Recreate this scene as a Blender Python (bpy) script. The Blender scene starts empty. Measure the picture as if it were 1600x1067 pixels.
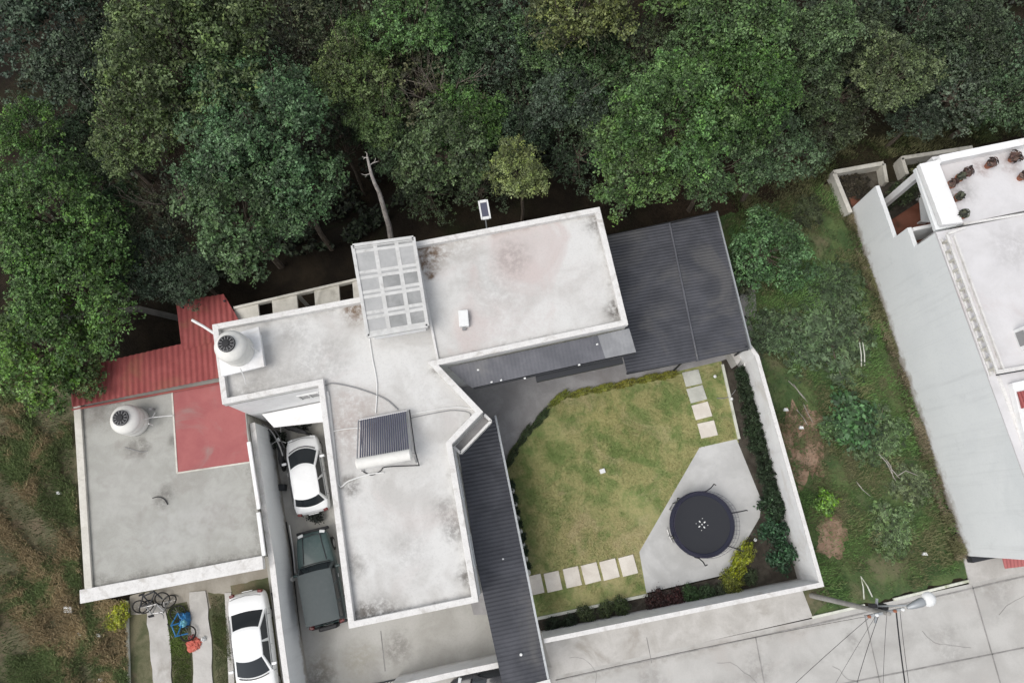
import bpy, bmesh, math, random
import numpy as np
from mathutils import Vector, Matrix, noise as mnoise
random.seed(7); rng = np.random.default_rng(7)
scene = bpy.context.scene
COL = scene.collection
R = math.radians

# ------------------------------------------------------------------ camera, sky, sun, exposure
CAM_H, TILT, F = 36.0, R(14.0), 1150.0
cam = bpy.data.objects.new("camera", bpy.data.cameras.new("camera")); COL.objects.link(cam)
cam.location = (0, 0, CAM_H); cam.rotation_euler = (TILT, 0, 0)
cam.data.sensor_width = 36; cam.data.lens = F*36/1600; cam.data.clip_end = 1000
scene.camera = cam
world = bpy.data.worlds.new("World"); scene.world = world; world.use_nodes = True
wn = world.node_tree; bgn = wn.nodes["Background"]
sky = wn.nodes.new("ShaderNodeTexSky"); sky.sky_type = 'NISHITA'; sky.sun_disc = False
SUN_EL, SUN_AZ = R(60), R(236)
sky.sun_elevation = SUN_EL; sky.sun_rotation = SUN_AZ; sky.dust_density = 3; sky.air_density = 1.0
hs = wn.nodes.new("ShaderNodeHueSaturation"); hs.inputs["Saturation"].default_value = 0.30
wn.links.new(sky.outputs[0], hs.inputs["Color"]); wn.links.new(hs.outputs[0], bgn.inputs["Color"])
bgn.inputs["Strength"].default_value = 0.15
sl = bpy.data.lights.new("sun", 'SUN'); sl.energy = 1.1; sl.angle = R(40); sl.color = (1, .955, .895)
sun = bpy.data.objects.new("sun", sl); COL.objects.link(sun)
sdir = Vector((math.sin(SUN_AZ)*math.cos(SUN_EL), math.cos(SUN_AZ)*math.cos(SUN_EL), math.sin(SUN_EL)))
sun.rotation_euler = sdir.to_track_quat('Z', 'Y').to_euler()
scene.view_settings.view_transform = 'Standard'; scene.view_settings.look = 'None'
scene.view_settings.exposure = 0.29; scene.view_settings.gamma = 1

# ------------------------------------------------------------------ helpers
_c, _s = math.cos(TILT), math.sin(TILT)
def P(px, py, z=0.0):
    """world point at height z seen at survey pixel px, py"""
    x, y = px-800, 533.5-py
    dy, dz = y*_c+F*_s, y*_s-F*_c
    t = (z-CAM_H)/dz
    return Vector((x*t, dy*t, z))
def PX(pts, z=0.0): return [P(a, b, z) for a, b in pts]
def lerp(a, b, t): return a+(b-a)*t
def sst(e0, e1, x):
    t = min(1, max(0, (x-e0)/(e1-e0))); return t*t*(3-2*t)
BL = [P(*q) for q in ((-400,640),(0,575),(140,540),(300,478),(560,410),(650,345),(945,300),(1120,268),(1300,215),(1600,150),(2200,60))]
def line_y(x):
    if x <= BL[0].x: return BL[0].y
    for a, b in zip(BL, BL[1:]):
        if x <= b.x: return lerp(a.y, b.y, (x-a.x)/(b.x-a.x))
    return BL[-1].y
def gz(x, y):
    d = lerp(4.6, .9, sst(2, 11, x))
    return -d*sst(.3, 6, y-line_y(x)) + .12*math.sin(x*.7+y*.4)*sst(.3, 6, y-line_y(x))

def tag(o, label=None, cat=None, group=None, kind=None):
    if label: o['label'] = label
    if cat: o['category'] = cat
    if group: o['group'] = group
    if kind: o['kind'] = kind
    return o
def thing(name, label, cat, loc=(0,0,0), rz=0.0, group=None):
    o = bpy.data.objects.new(name, None); COL.objects.link(o); o.empty_display_size = .3
    o.location = loc; o.rotation_euler = (0, 0, rz)
    return tag(o, label, cat, group)

class MB:
    def __init__(s): s.v = []; s.f = []
    def add(s, vs, fs):
        n = len(s.v); s.v += [tuple(v) for v in vs]; s.f += [tuple(i+n for i in f) for f in fs]; return s
    def box(s, c, d, rz=0, ry=0, rx=0):
        m = Matrix.Rotation(rz, 3, 'Z') @ Matrix.Rotation(ry, 3, 'Y') @ Matrix.Rotation(rx, 3, 'X'); c = Vector(c)
        vs = [c + m @ Vector((a*d[0]/2, b*d[1]/2, e*d[2]/2)) for e in (-1, 1) for b in (-1, 1) for a in (-1, 1)]
        return s.add(vs, [(0,2,3,1),(4,5,7,6),(0,1,5,4),(2,6,7,3),(0,4,6,2),(1,3,7,5)])
    def prism(s, poly, z0, z1):
        n = len(poly)
        ar = sum(poly[i][0]*poly[(i+1)%n][1]-poly[(i+1)%n][0]*poly[i][1] for i in range(n))
        p = list(poly) if ar > 0 else list(poly)[::-1]
        f0 = z0 if callable(z0) else (lambda x, y: z0); f1 = z1 if callable(z1) else (lambda x, y: z1)
        vs = [(q[0], q[1], f0(q[0], q[1])) for q in p]+[(q[0], q[1], f1(q[0], q[1])) for q in p]
        fs = [tuple(range(n-1, -1, -1)), tuple(range(n, 2*n))]+[(i, (i+1)%n, n+(i+1)%n, n+i) for i in range(n)]
        return s.add(vs, fs)
    def wallseg(s, a, b, w, z0, z1, side=0, za=None):
        """wall of width w from a to b; side -1/0/1 shifts it across"""
        a = Vector((a[0], a[1])); b = Vector((b[0], b[1])); d = (b-a).normalized(); nrm = Vector((-d.y, d.x))
        o = nrm*(w/2*side); h = nrm*w/2
        return s.prism([a+o-h, b+o-h, b+o+h, a+o+h], z0, z1)
    def tube(s, pts, r, n=6, cap=True, closed=False):
        pts = [Vector(p) for p in pts]; m = len(pts); rs = r if hasattr(r, '__len__') else [r]*m
        base = len(s.v); up = Vector((0, 0, 1)); prev = None
        for i, p in enumerate(pts):
            if closed: d = pts[(i+1)%m]-pts[i-1]
            else: d = pts[min(i+1, m-1)]-pts[max(i-1, 0)]
            d = d.normalized() if d.length > 1e-9 else Vector((0,0,1))
            if prev is None:
                x = d.cross(up if abs(d.z) < .95 else Vector((1,0,0))).normalized()
            else:
                x = (prev-d*prev.dot(d)); x = x.normalized() if x.length > 1e-6 else d.orthogonal().normalized()
            prev = x; y = d.cross(x)
            for k in range(n):
                a = 2*math.pi*k/n; s.v.append(tuple(p+(x*math.cos(a)+y*math.sin(a))*rs[i]))
        for i in range(m if closed else m-1):
            j = (i+1) % m
            for k in range(n):
                s.f.append((base+i*n+k, base+i*n+(k+1)%n, base+j*n+(k+1)%n, base+j*n+k))
        if cap and not closed:
            s.f.append(tuple(base+k for k in range(n-1, -1, -1))); s.f.append(tuple(base+(m-1)*n+k for k in range(n)))
        return s
    def lathe(s, prof, c=(0,0,0), n=28, cap=True):
        base = len(s.v)
        for (r, z) in prof:
            for k in range(n):
                a = 2*math.pi*k/n; s.v.append((c[0]+r*math.cos(a), c[1]+r*math.sin(a), c[2]+z))
        for i in range(len(prof)-1):
            for k in range(n):
                s.f.append((base+i*n+k, base+i*n+(k+1)%n, base+(i+1)*n+(k+1)%n, base+(i+1)*n+k))
        if cap: s.f.append(tuple(base+k for k in range(n-1, -1, -1))); s.f.append(tuple(base+(len(prof)-1)*n+k for k in range(n)))
        return s
    def build(s, name, mat, parent=None, smooth=False, bevel=0, sub=0, world=True):
        me = bpy.data.meshes.new(name)
        off = Vector((0,0,0))
        if parent is not None and world:
            q = parent
            while q is not None: off += q.location; q = q.parent
        me.from_pydata([(v[0]-off.x, v[1]-off.y, v[2]-off.z) for v in s.v], [], s.f); me.validate()
        if smooth:
            me.polygons.foreach_set('use_smooth', [True]*len(me.polygons))
            try: me.set_sharp_from_angle(angle=R(40))
            except Exception: pass
        me.materials.append(mat)
        o = bpy.data.objects.new(name, me); COL.objects.link(o); o.parent = parent
        if bevel:
            b = o.modifiers.new('b', 'BEVEL'); b.width = bevel; b.segments = 2; b.limit_method = 'ANGLE'
        if sub:
            b = o.modifiers.new('s', 'SUBSURF'); b.levels = sub; b.render_levels = sub
        return o
def copy_tree(o, parent=None):
    kids = list(o.children); c = o.copy(); COL.objects.link(c); c.parent = parent
    for k in kids: copy_tree(k, c)
    return c

# ------------------------------------------------------------------ materials
def newmat(name):
    m = bpy.data.materials.new(name); m.use_nodes = True; nt = m.node_tree; b = nt.nodes["Principled BSDF"]
    b.inputs["Specular IOR Level"].default_value = .3
    return m, nt, b
def nd(nt, t, **k):
    n = nt.nodes.new(t)
    for a, v in k.items():
        if isinstance(v, tuple) and a.startswith('i'): n.inputs[v[0]].default_value = v[1]
        else: setattr(n, a, v)
    return n
def noise(nt, co, scale, detail=5, rough=.6, dist=0.0):
    n = nt.nodes.new("ShaderNodeTexNoise"); n.inputs["Scale"].default_value = scale; n.inputs["Detail"].default_value = detail
    n.inputs["Roughness"].default_value = rough; n.inputs["Distortion"].default_value = dist
    nt.links.new(co, n.inputs["Vector"]); return n.outputs["Fac"]
def mrange(nt, v, a, b, c=0.0, d=1.0, smooth=True):
    n = nt.nodes.new("ShaderNodeMapRange"); n.interpolation_type = 'SMOOTHSTEP' if smooth else 'LINEAR'
    for i, x in zip((1, 2, 3, 4), (a, b, c, d)): n.inputs[i].default_value = x
    nt.links.new(v, n.inputs[0]); return n.outputs[0]
def mth(nt, op, a, b=None):
    n = nt.nodes.new("ShaderNodeMath"); n.operation = op
    for i, x in enumerate((a, b)):
        if x is None: continue
        if isinstance(x, (int, float)): n.inputs[i].default_value = x
        else: nt.links.new(x, n.inputs[i])
    return n.outputs[0]
def mix(nt, fac, a, b):
    n = nt.nodes.new("ShaderNodeMix"); n.data_type = 'RGBA'
    if isinstance(fac, (int, float)): n.inputs[0].default_value = fac
    else: nt.links.new(fac, n.inputs[0])
    for i, x in ((6, a), (7, b)):
        if isinstance(x, tuple): n.inputs[i].default_value = (*x, 1)
        else: nt.links.new(x, n.inputs[i])
    return n.outputs[2]
def bump(nt, b, h, strength=.3, dist=.02):
    n = nt.nodes.new("ShaderNodeBump"); n.inputs["Strength"].default_value = strength; n.inputs["Distance"].default_value = dist
    nt.links.new(h, n.inputs["Height"]); nt.links.new(n.outputs[0], b.inputs["Normal"])
def wpos(nt): return nt.nodes.new("ShaderNodeNewGeometry").outputs["Position"]
def opos(nt): return nt.nodes.new("ShaderNodeTexCoord").outputs["Object"]

def surf(name, c1, c2, c3=None, scale=.8, rough=.85, bmp=.3, fine=14, blobs=(), lines=(), contrast=(.35,.68), metal=0.0, spec=.3, obj=False, fineamt=.25, bdist=.01, streak=0, foot=0):
    """mottled weathered surface; blobs (x,y,r,amount,colour) and lines (p,q,width,amount,colour) are stains of their own"""
    m, nt, b = newmat(name); co = opos(nt) if obj else wpos(nt)
    n1 = noise(nt, co, scale, 6, .62, .4); n2 = noise(nt, co, fine, 4, .7)
    col = mix(nt, mrange(nt, n1, *contrast), c1, c2)
    if c3: col = mix(nt, mrange(nt, noise(nt, co, scale*.45, 5, .6, .8), .52, .72), col, c3)
    dark = tuple(x*.55 for x in c1)
    col = mix(nt, mth(nt, 'MULTIPLY', mrange(nt, n2, .45, .8), fineamt), col, dark)
    if blobs or lines:
        w = nt.nodes.new("ShaderNodeVectorMath"); w.operation = 'ADD'
        nn = nt.nodes.new("ShaderNodeTexNoise"); nn.inputs["Scale"].default_value = 1.6; nn.inputs["Detail"].default_value = 6
        nt.links.new(co, nn.inputs["Vector"])
        sc = nt.nodes.new("ShaderNodeVectorMath"); sc.operation = 'MULTIPLY_ADD'; sc.inputs[1].default_value = (.9,.9,.9); sc.inputs[2].default_value = (-.45,-.45,-.45)
        nt.links.new(nn.outputs["Color"], sc.inputs[0]); nt.links.new(co, w.inputs[0]); nt.links.new(sc.outputs[0], w.inputs[1])
        sep = nt.nodes.new("ShaderNodeSeparateXYZ"); nt.links.new(w.outputs[0], sep.inputs[0])
        cmb = nt.nodes.new("ShaderNodeCombineXYZ"); nt.links.new(sep.outputs[0], cmb.inputs[0]); nt.links.new(sep.outputs[1], cmb.inputs[1])
        br = mrange(nt, noise(nt, co, 3.5, 6, .75), .3, .62)
        for (x, y, r, amt, cc) in blobs:
            d = nt.nodes.new("ShaderNodeVectorMath"); d.operation = 'DISTANCE'; d.inputs[1].default_value = (x, y, 0)
            nt.links.new(cmb.outputs[0], d.inputs[0])
            k = mth(nt, 'MULTIPLY', mrange(nt, d.outputs["Value"], r*1.15, r*.25), mth(nt, 'MULTIPLY', br, amt))
            col = mix(nt, k, col, cc)
        for (p, q, wd, amt, cc) in lines:
            dx, dy = q[0]-p[0], q[1]-p[1]; L = math.hypot(dx, dy); nx, ny = -dy/L, dx/L
            d = nt.nodes.new("ShaderNodeVectorMath"); d.operation = 'DOT_PRODUCT'; d.inputs[1].default_value = (nx, ny, 0)
            nt.links.new(cmb.outputs[0], d.inputs[0])
            a = mth(nt, 'ABSOLUTE', mth(nt, 'SUBTRACT', d.outputs["Value"], nx*p[0]+ny*p[1]))
            d2 = nt.nodes.new("ShaderNodeVectorMath"); d2.operation = 'DOT_PRODUCT'; d2.inputs[1].default_value = (dx/L, dy/L, 0)
            nt.links.new(cmb.outputs[0], d2.inputs[0]); mid = (p[0]+q[0])/2*dx/L+(p[1]+q[1])/2*dy/L
            e = mrange(nt, mth(nt, 'ABSOLUTE', mth(nt, 'SUBTRACT', d2.outputs["Value"], mid)), L/2+.2, L/2-.2)
            k = mth(nt, 'MULTIPLY', mth(nt, 'MULTIPLY', mrange(nt, a, wd, 0), e), mth(nt, 'MULTIPLY', br, amt))
            col = mix(nt, k, col, cc)
    if streak:
        mp = nt.nodes.new("ShaderNodeVectorMath"); mp.operation = 'MULTIPLY'; mp.inputs[1].default_value = (2.2, 2.2, .10); nt.links.new(co, mp.inputs[0])
        col = mix(nt, mth(nt, 'MULTIPLY', mrange(nt, noise(nt, mp.outputs[0], 1.0, 7, .7), .5, .78), streak), col, tuple(v*.55 for v in c1))
        col = mix(nt, mth(nt, 'MULTIPLY', mrange(nt, noise(nt, co, .8, 6, .7, .5), .60, .72), streak*.6), col, tuple(v*.62 for v in c1))
    if foot:
        sz = nt.nodes.new("ShaderNodeSeparateXYZ"); nt.links.new(co, sz.inputs[0])
        zz_ = mth(nt, 'SUBTRACT', sz.outputs[2], mth(nt, 'MULTIPLY', noise(nt, co, 1.8, 5, .7), 1.3))
        col = mix(nt, mrange(nt, zz_, .05, -.5, 0, foot), col, (.30,.26,.21))
    nt.links.new(col, b.inputs["Base Color"]); b.inputs["Roughness"].default_value = rough
    b.inputs["Metallic"].default_value = metal; b.inputs["Specular IOR Level"].default_value = spec
    if bmp: bump(nt, b, mth(nt, 'ADD', n2, mth(nt, 'MULTIPLY', n1, .6)), bmp, bdist)
    return m
def paint(name, c, rough=.4, metal=0.0, coat=0.0, dirt=.25, dirtc=None):
    m, nt, b = newmat(name); co = opos(nt); n = noise(nt, co, 6, 5, .65)
    dc = dirtc or tuple(x*.6+.02 for x in c)
    nt.links.new(mix(nt, mth(nt, 'MULTIPLY', mrange(nt, n, .4, .75), dirt), c, dc), b.inputs["Base Color"])
    nt.links.new(mrange(nt, n, .3, .7, rough, min(1, rough+.15)), b.inputs["Roughness"])
    b.inputs["Metallic"].default_value = metal; b.inputs["Coat Weight"].default_value = coat; b.inputs["Coat Roughness"].default_value = .08
    return m
def foliage(name, tint=None, transl=.14):
    m, nt, b = newmat(name)
    info = nt.nodes.new("ShaderNodeObjectInfo"); at = nt.nodes.new("ShaderNodeAttribute"); at.attribute_name = "vary"
    sep = nt.nodes.new("ShaderNodeSeparateColor"); nt.links.new(at.outputs["Color"], sep.inputs[0])
    base = info.outputs["Color"] if tint is None else None
    if base is None:
        rgb = nt.nodes.new("ShaderNodeRGB"); rgb.outputs[0].default_value = (*tint, 1); base = rgb.outputs[0]
    h = nt.nodes.new("ShaderNodeHueSaturation")
    nt.links.new(base, h.inputs["Color"])
    nt.links.new(mth(nt, 'ADD', .485, mth(nt, 'MULTIPLY', sep.outputs[1], .03)), h.inputs["Hue"])
    nt.links.new(mth(nt, 'ADD', .30, mth(nt, 'MULTIPLY', mth(nt, 'POWER', sep.outputs[0], 1.6), 2.1)), h.inputs["Value"])
    nt.links.new(mth(nt, 'ADD', .8, mth(nt, 'MULTIPLY', sep.outputs[2], .3)), h.inputs["Saturation"])
    nt.links.new(h.outputs[0], b.inputs["Base Color"]); b.inputs["Roughness"].default_value = .55
    b.inputs["Specular IOR Level"].default_value = .35
    tr = nt.nodes.new("ShaderNodeBsdfTranslucent"); nt.links.new(h.outputs[0], tr.inputs[0])
    ms = nt.nodes.new("ShaderNodeMixShader"); ms.inputs[0].default_value = transl
    nt.links.new(b.outputs[0], ms.inputs[1]); nt.links.new(tr.outputs[0], ms.inputs[2])
    nt.links.new(ms.outputs[0], nt.nodes["Material Output"].inputs[0])
    return m
def blademat(name, straw):
    m, nt, b = newmat(name); info = nt.nodes.new("ShaderNodeObjectInfo"); at = nt.nodes.new("ShaderNodeAttribute"); at.attribute_name = "vary"
    sep = nt.nodes.new("ShaderNodeSeparateColor"); nt.links.new(at.outputs["Color"], sep.inputs[0]); co = wpos(nt)
    patch = mrange(nt, mth(nt, 'ADD', noise(nt, co, .55, 5, .7, .6), mth(nt, 'MULTIPLY', mth(nt, 'SUBTRACT', sep.outputs[1], .5), .22)), .47, .58)
    h = nt.nodes.new("ShaderNodeHueSaturation"); nt.links.new(mix(nt, patch, info.outputs["Color"], straw), h.inputs["Color"])
    nt.links.new(mth(nt, 'ADD', .35, mth(nt, 'MULTIPLY', sep.outputs[0], 1.3)), h.inputs["Value"]); nt.links.new(h.outputs[0], b.inputs["Base Color"])
    b.inputs["Roughness"].default_value = .7; return m
def glassmat(name, c=(.012,.014,.016), rough=.08):
    m, nt, b = newmat(name); b.inputs["Base Color"].default_value = (*c, 1); b.inputs["Roughness"].default_value = rough
    b.inputs["Specular IOR Level"].default_value = .5; b.inputs["Coat Weight"].default_value = .0
    return m
DIRT = (.085,.075,.065); BROWN = (.16,.11,.075); PINK = (.50,.43,.41)

def pxy(px, py, z): p = P(px, py, z); return p.x, p.y
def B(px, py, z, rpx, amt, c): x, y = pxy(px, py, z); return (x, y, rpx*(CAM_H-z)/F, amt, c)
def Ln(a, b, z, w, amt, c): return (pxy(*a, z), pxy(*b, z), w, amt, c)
ZR = 5.7
M = {}
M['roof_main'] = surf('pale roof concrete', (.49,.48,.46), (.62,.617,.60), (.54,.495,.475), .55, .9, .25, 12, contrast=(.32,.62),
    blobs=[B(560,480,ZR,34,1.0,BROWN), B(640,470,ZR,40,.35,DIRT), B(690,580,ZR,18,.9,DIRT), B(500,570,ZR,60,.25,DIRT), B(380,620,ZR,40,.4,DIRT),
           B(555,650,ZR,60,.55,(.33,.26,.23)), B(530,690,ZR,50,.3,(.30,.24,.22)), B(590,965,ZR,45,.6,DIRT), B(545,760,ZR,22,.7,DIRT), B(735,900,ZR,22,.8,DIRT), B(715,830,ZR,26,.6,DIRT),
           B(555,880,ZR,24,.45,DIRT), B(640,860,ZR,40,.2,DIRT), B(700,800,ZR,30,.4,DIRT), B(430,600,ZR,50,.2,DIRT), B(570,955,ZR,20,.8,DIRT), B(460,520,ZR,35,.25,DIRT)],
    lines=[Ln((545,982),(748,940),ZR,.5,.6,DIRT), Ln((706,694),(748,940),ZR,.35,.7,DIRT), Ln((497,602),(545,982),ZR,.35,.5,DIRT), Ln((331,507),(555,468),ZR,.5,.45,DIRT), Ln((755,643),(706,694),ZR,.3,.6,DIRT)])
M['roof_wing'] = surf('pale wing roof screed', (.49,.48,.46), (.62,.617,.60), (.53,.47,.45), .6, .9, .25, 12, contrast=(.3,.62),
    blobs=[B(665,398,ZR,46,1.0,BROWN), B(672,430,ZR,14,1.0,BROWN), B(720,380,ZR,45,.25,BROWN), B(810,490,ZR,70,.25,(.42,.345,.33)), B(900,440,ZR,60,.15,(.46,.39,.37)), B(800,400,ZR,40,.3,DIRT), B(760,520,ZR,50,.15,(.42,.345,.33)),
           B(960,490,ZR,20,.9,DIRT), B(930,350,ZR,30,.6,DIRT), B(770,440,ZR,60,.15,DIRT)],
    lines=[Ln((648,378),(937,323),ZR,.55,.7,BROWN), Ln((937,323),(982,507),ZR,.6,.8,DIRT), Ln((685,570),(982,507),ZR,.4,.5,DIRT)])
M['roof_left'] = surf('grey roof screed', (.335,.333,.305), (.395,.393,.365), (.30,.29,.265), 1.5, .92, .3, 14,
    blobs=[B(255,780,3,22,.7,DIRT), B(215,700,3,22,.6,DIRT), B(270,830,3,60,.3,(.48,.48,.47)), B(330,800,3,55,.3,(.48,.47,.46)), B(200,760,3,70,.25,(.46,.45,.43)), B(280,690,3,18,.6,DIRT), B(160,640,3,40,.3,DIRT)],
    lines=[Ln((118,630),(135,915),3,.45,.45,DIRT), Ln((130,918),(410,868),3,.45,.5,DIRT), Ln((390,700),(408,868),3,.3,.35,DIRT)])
M['white'] = surf('white painted render', (.76,.76,.755), (.83,.83,.825), (.68,.66,.63), 1.4, .8, .2, 10, contrast=(.3,.6), fineamt=.2, streak=.25, foot=.4)
M['white_blue'] = surf('cool white painted render', (.74,.76,.765), (.78,.80,.80), (.70,.725,.73), .5, .8, .2, 8, contrast=(.3,.7), fineamt=.12, streak=.30, foot=.8)
M['parapet'] = surf('weathered white parapet', (.63,.62,.60), (.70,.69,.67), (.50,.48,.45), 3.5, .85, .4, 14, contrast=(.3,.6), fineamt=.45)
M['cream'] = surf('cream parapet render', (.55,.53,.47), (.64,.62,.56), (.36,.34,.29), 1.6, .85, .3, 9, fineamt=.35)
M['redpaint'] = surf('red floor paint', (.32,.10,.10), (.38,.13,.125), (.29,.21,.19), .9, .8, .2, 12, contrast=(.3,.7), fineamt=.15)
M['redmetal'] = surf('red corrugated sheet', (.275,.066,.062), (.33,.088,.082), (.28,.10,.07), 1.3, .65, .15, 9, spec=.35, fineamt=.3)
M['blackmetal'] = surf('charcoal corrugated sheet', (.050,.052,.061), (.080,.082,.094), (.100,.099,.100), .7, .5, .1, 11, spec=.4, fineamt=.2)
M['polycarb'] = surf('grey polycarbonate sheet', (.095,.098,.112), (.13,.132,.148), (.15,.15,.155), 1.1, .45, .1, 11, spec=.4, fineamt=.2)
M['polycarb_pale'] = surf('pale polycarbonate sheet', (.22,.225,.235), (.28,.285,.295), (.17,.17,.175), 1.4, .45, .1, 11, spec=.4, fineamt=.2)
M['skypane'] = surf('frosted rooflight sheet', (.34,.345,.34), (.42,.42,.415), (.27,.275,.27), 1.1, .35, .1, 9, spec=.5, fineamt=.15)
M['skypane_dark'] = surf('dusty rooflight sheet', (.23,.235,.23), (.30,.305,.30), (.37,.37,.365), 1.6, .35, .1, 9, spec=.5, fineamt=.15)
M['skyframe'] = surf('rooflight frame', (.52,.52,.505), (.60,.60,.585), (.44,.435,.42), 2.5, .6, .2, 10)
M['dimwall'] = surf('shade darkened block wall', (.07,.068,.06), (.11,.105,.095), (.05,.055,.035), 1.5, .95, .4, 10)  # dimness under the trees is put into the grey wall's colour
M['concrete'] = surf('driveway concrete', (.36,.35,.32), (.45,.44,.41), (.30,.29,.27), .55, .9, .3, 15,
    blobs=[B(620,1010,0,28,.5,DIRT), B(500,1040,0,26,.5,(.20,.17,.12)), B(560,1030,0,30,.4,(.22,.20,.14)), B(480,720,0,60,.5,DIRT), B(500,1060,0,30,.5,DIRT)])
M['patio'] = surf('worn grey patio concrete', (.27,.262,.26), (.35,.342,.34), (.23,.215,.21), .9, .8, .25, 13)
M['slab'] = surf('pale garden slab', (.46,.46,.45), (.56,.56,.55), (.43,.43,.42), .9, .85, .2, 15, fineamt=.12)
M['road'] = surf('pale concrete road', (.405,.395,.375), (.485,.477,.455), (.43,.405,.38), .5, .9, .2, 18, contrast=(.32,.66), fineamt=.2,
    blobs=[B(1180,1040,0,30,.25,DIRT), B(1480,1010,0,34,.22,DIRT), B(1020,1062,0,26,.3,DIRT), B(1330,1000,0,16,.35,DIRT), B(1560,930,0,30,.2,DIRT)],
    lines=[Ln((880,1062),(1290,972),0,.35,.4,(.22,.20,.17)), Ln((1290,972),(1600,902),0,.35,.3,(.22,.20,.17)), Ln((900,1120),(1600,955),0,.5,.14,DIRT), Ln((950,1165),(1600,1010),0,.5,.12,DIRT)])
M['pavement'] = surf('concrete pavement', (.40,.385,.36), (.50,.485,.46), (.33,.31,.28), 1.0, .9, .25, 15, contrast=(.32,.66))
M['joint'] = surf('dark joint filler', (.22,.215,.205), (.32,.31,.30), None, 2, .95, 0)
M['kerb'] = surf('pale kerb', (.56,.57,.50), (.68,.68,.60), (.34,.36,.24), 2.5, .85, .3, 9)
M['stone'] = surf('pale stepping stone', (.62,.575,.51), (.72,.68,.61), (.56,.51,.44), 1.5, .9, .3, 20, fineamt=.3)
M['stone_grey'] = surf('grey stepping stone', (.44,.445,.40), (.54,.545,.49), (.40,.405,.35), 1.5, .9, .3, 20, fineamt=.3)
M['tan'] = surf('tan yard screed', (.28,.255,.215), (.36,.335,.29), (.22,.20,.16), .9, .9, .3, 13)
M['lawn'] = surf('mown lawn', (.17,.225,.075), (.33,.315,.14), (.41,.36,.20), 1.1, .95, .8, 9, contrast=(.36,.62), fineamt=.6, bdist=.03,
    blobs=[B(930,860,0,85,.6,(.34,.285,.15)), B(880,790,0,60,.35,(.32,.28,.14)), B(1000,830,0,50,.4,(.34,.29,.15)), B(950,640,0,50,.35,(.32,.29,.11)), B(840,700,0,50,.4,(.09,.14,.035)), B(870,920,0,30,.5,(.08,.125,.03)), B(990,690,0,50,.35,(.11,.15,.035))])
M['soil_bed'] = surf('garden bed soil', (.045,.038,.030), (.085,.075,.06), (.12,.11,.09), 2.2, .95, .8, 20, bdist=.03)
M['lot'] = surf('weedy ground', (.055,.095,.034), (.10,.14,.052), (.15,.14,.08), .8, .95, .8, 12, contrast=(.4,.6), bdist=.03)
M['lot_left'] = surf('rough grassy ground', (.075,.085,.042), (.15,.14,.085), (.17,.135,.09), .9, .95, .8, 12, contrast=(.4,.6), bdist=.03)
M['bare'] = surf('bare reddish soil', (.27,.175,.12), (.38,.27,.195), (.13,.12,.065), 2.6, .95, .8, 14, contrast=(.35,.65), bdist=.03)
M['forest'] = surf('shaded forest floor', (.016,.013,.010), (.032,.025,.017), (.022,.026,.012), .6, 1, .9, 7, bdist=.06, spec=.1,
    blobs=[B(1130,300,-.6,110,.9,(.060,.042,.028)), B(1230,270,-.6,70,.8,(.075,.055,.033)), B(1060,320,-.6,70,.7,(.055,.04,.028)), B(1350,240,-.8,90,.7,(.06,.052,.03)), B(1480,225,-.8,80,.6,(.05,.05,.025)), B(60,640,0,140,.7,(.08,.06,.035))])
M['grey'] = paint('grey plastic', (.25,.25,.25)); M['pipe'] = paint('white plastic pipe', (.72,.72,.70), .5)
M['tank'] = paint('white polyethylene', (.74,.73,.69), .45, dirt=.2); M['black'] = paint('black plastic', (.022,.022,.024), .5)
M['rubber'] = paint('tyre rubber', (.018,.018,.018), .8, dirt=.4, dirtc=(.06,.055,.05)); M['steel'] = paint('brushed steel', (.48,.48,.48), .35, .9)
M['dsteel'] = paint('dark painted steel', (.03,.032,.036), .45); M['galv'] = paint('galvanised steel', (.42,.44,.45), .45, .6)
M['glass'] = glassmat('tinted glass', (.02,.024,.028), .04); M['tube'] = glassmat('solar tube glass', (.085,.088,.125), .3)
M['car_white'] = paint('white car paint', (.78,.79,.79), .25, coat=.6, dirt=.12); M['car_green'] = paint('dark green car paint', (.038,.068,.066), .35, coat=.35, dirt=.35, dirtc=(.10,.12,.12))
M['car_greenroof'] = paint('dusty grey green roof paint', (.060,.074,.076), .5, dirt=.6, dirtc=(.088,.10,.102)); M['car_black'] = paint('black car paint', (.015,.015,.018), .2, coat=.8, dirt=.1)
M['lamp'] = paint('clear lamp lens', (.6,.62,.62), .15); M['redlamp'] = paint('red lamp lens', (.12,.012,.012), .2)
M['mat'] = paint('trampoline mat', (.028,.030,.036), .75, dirt=.3, dirtc=(.05,.05,.055)); M['pad'] = paint('trampoline rim pad', (.02,.022,.04), .6)
M['net'] = paint('net cord', (.05,.045,.075), .8); M['bark'] = surf('bark', (.10,.08,.06), (.18,.15,.12), None, 4, .95, .5, 20, obj=True)
M['drywood'] = surf('bleached dry wood', (.32,.29,.27), (.50,.47,.43), (.16,.14,.12), 3, .95, .5, 18, obj=True)
M['twig'] = surf('dry twigs', (.13,.11,.09), (.22,.19,.16), None, 4, .95, .2, 18, obj=True)
M['lawnblade'] = surf('lawn blades', (.165,.225,.07), (.35,.33,.145), (.44,.38,.21), 1.1, .8, 0, 9, contrast=(.36,.62), fineamt=.5)
M['leaf'] = foliage('leaves'); M['blade'] = blademat('lot grass blades', (.15,.15,.075)); M['straw'] = blademat('dry grass blades', (.30,.235,.135))
M['terracotta'] = paint('terracotta', (.30,.12,.07), .8); M['blue'] = paint('blue plastic', (.03,.16,.36), .4); M['ltblue'] = paint('light blue cloth', (.22,.52,.62), .7)
M['redcloth'] = paint('faded red cloth', (.50,.12,.09), .8, dirt=.5, dirtc=(.6,.28,.2)); M['box'] = paint('white sheet metal', (.74,.75,.74), .5)
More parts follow.
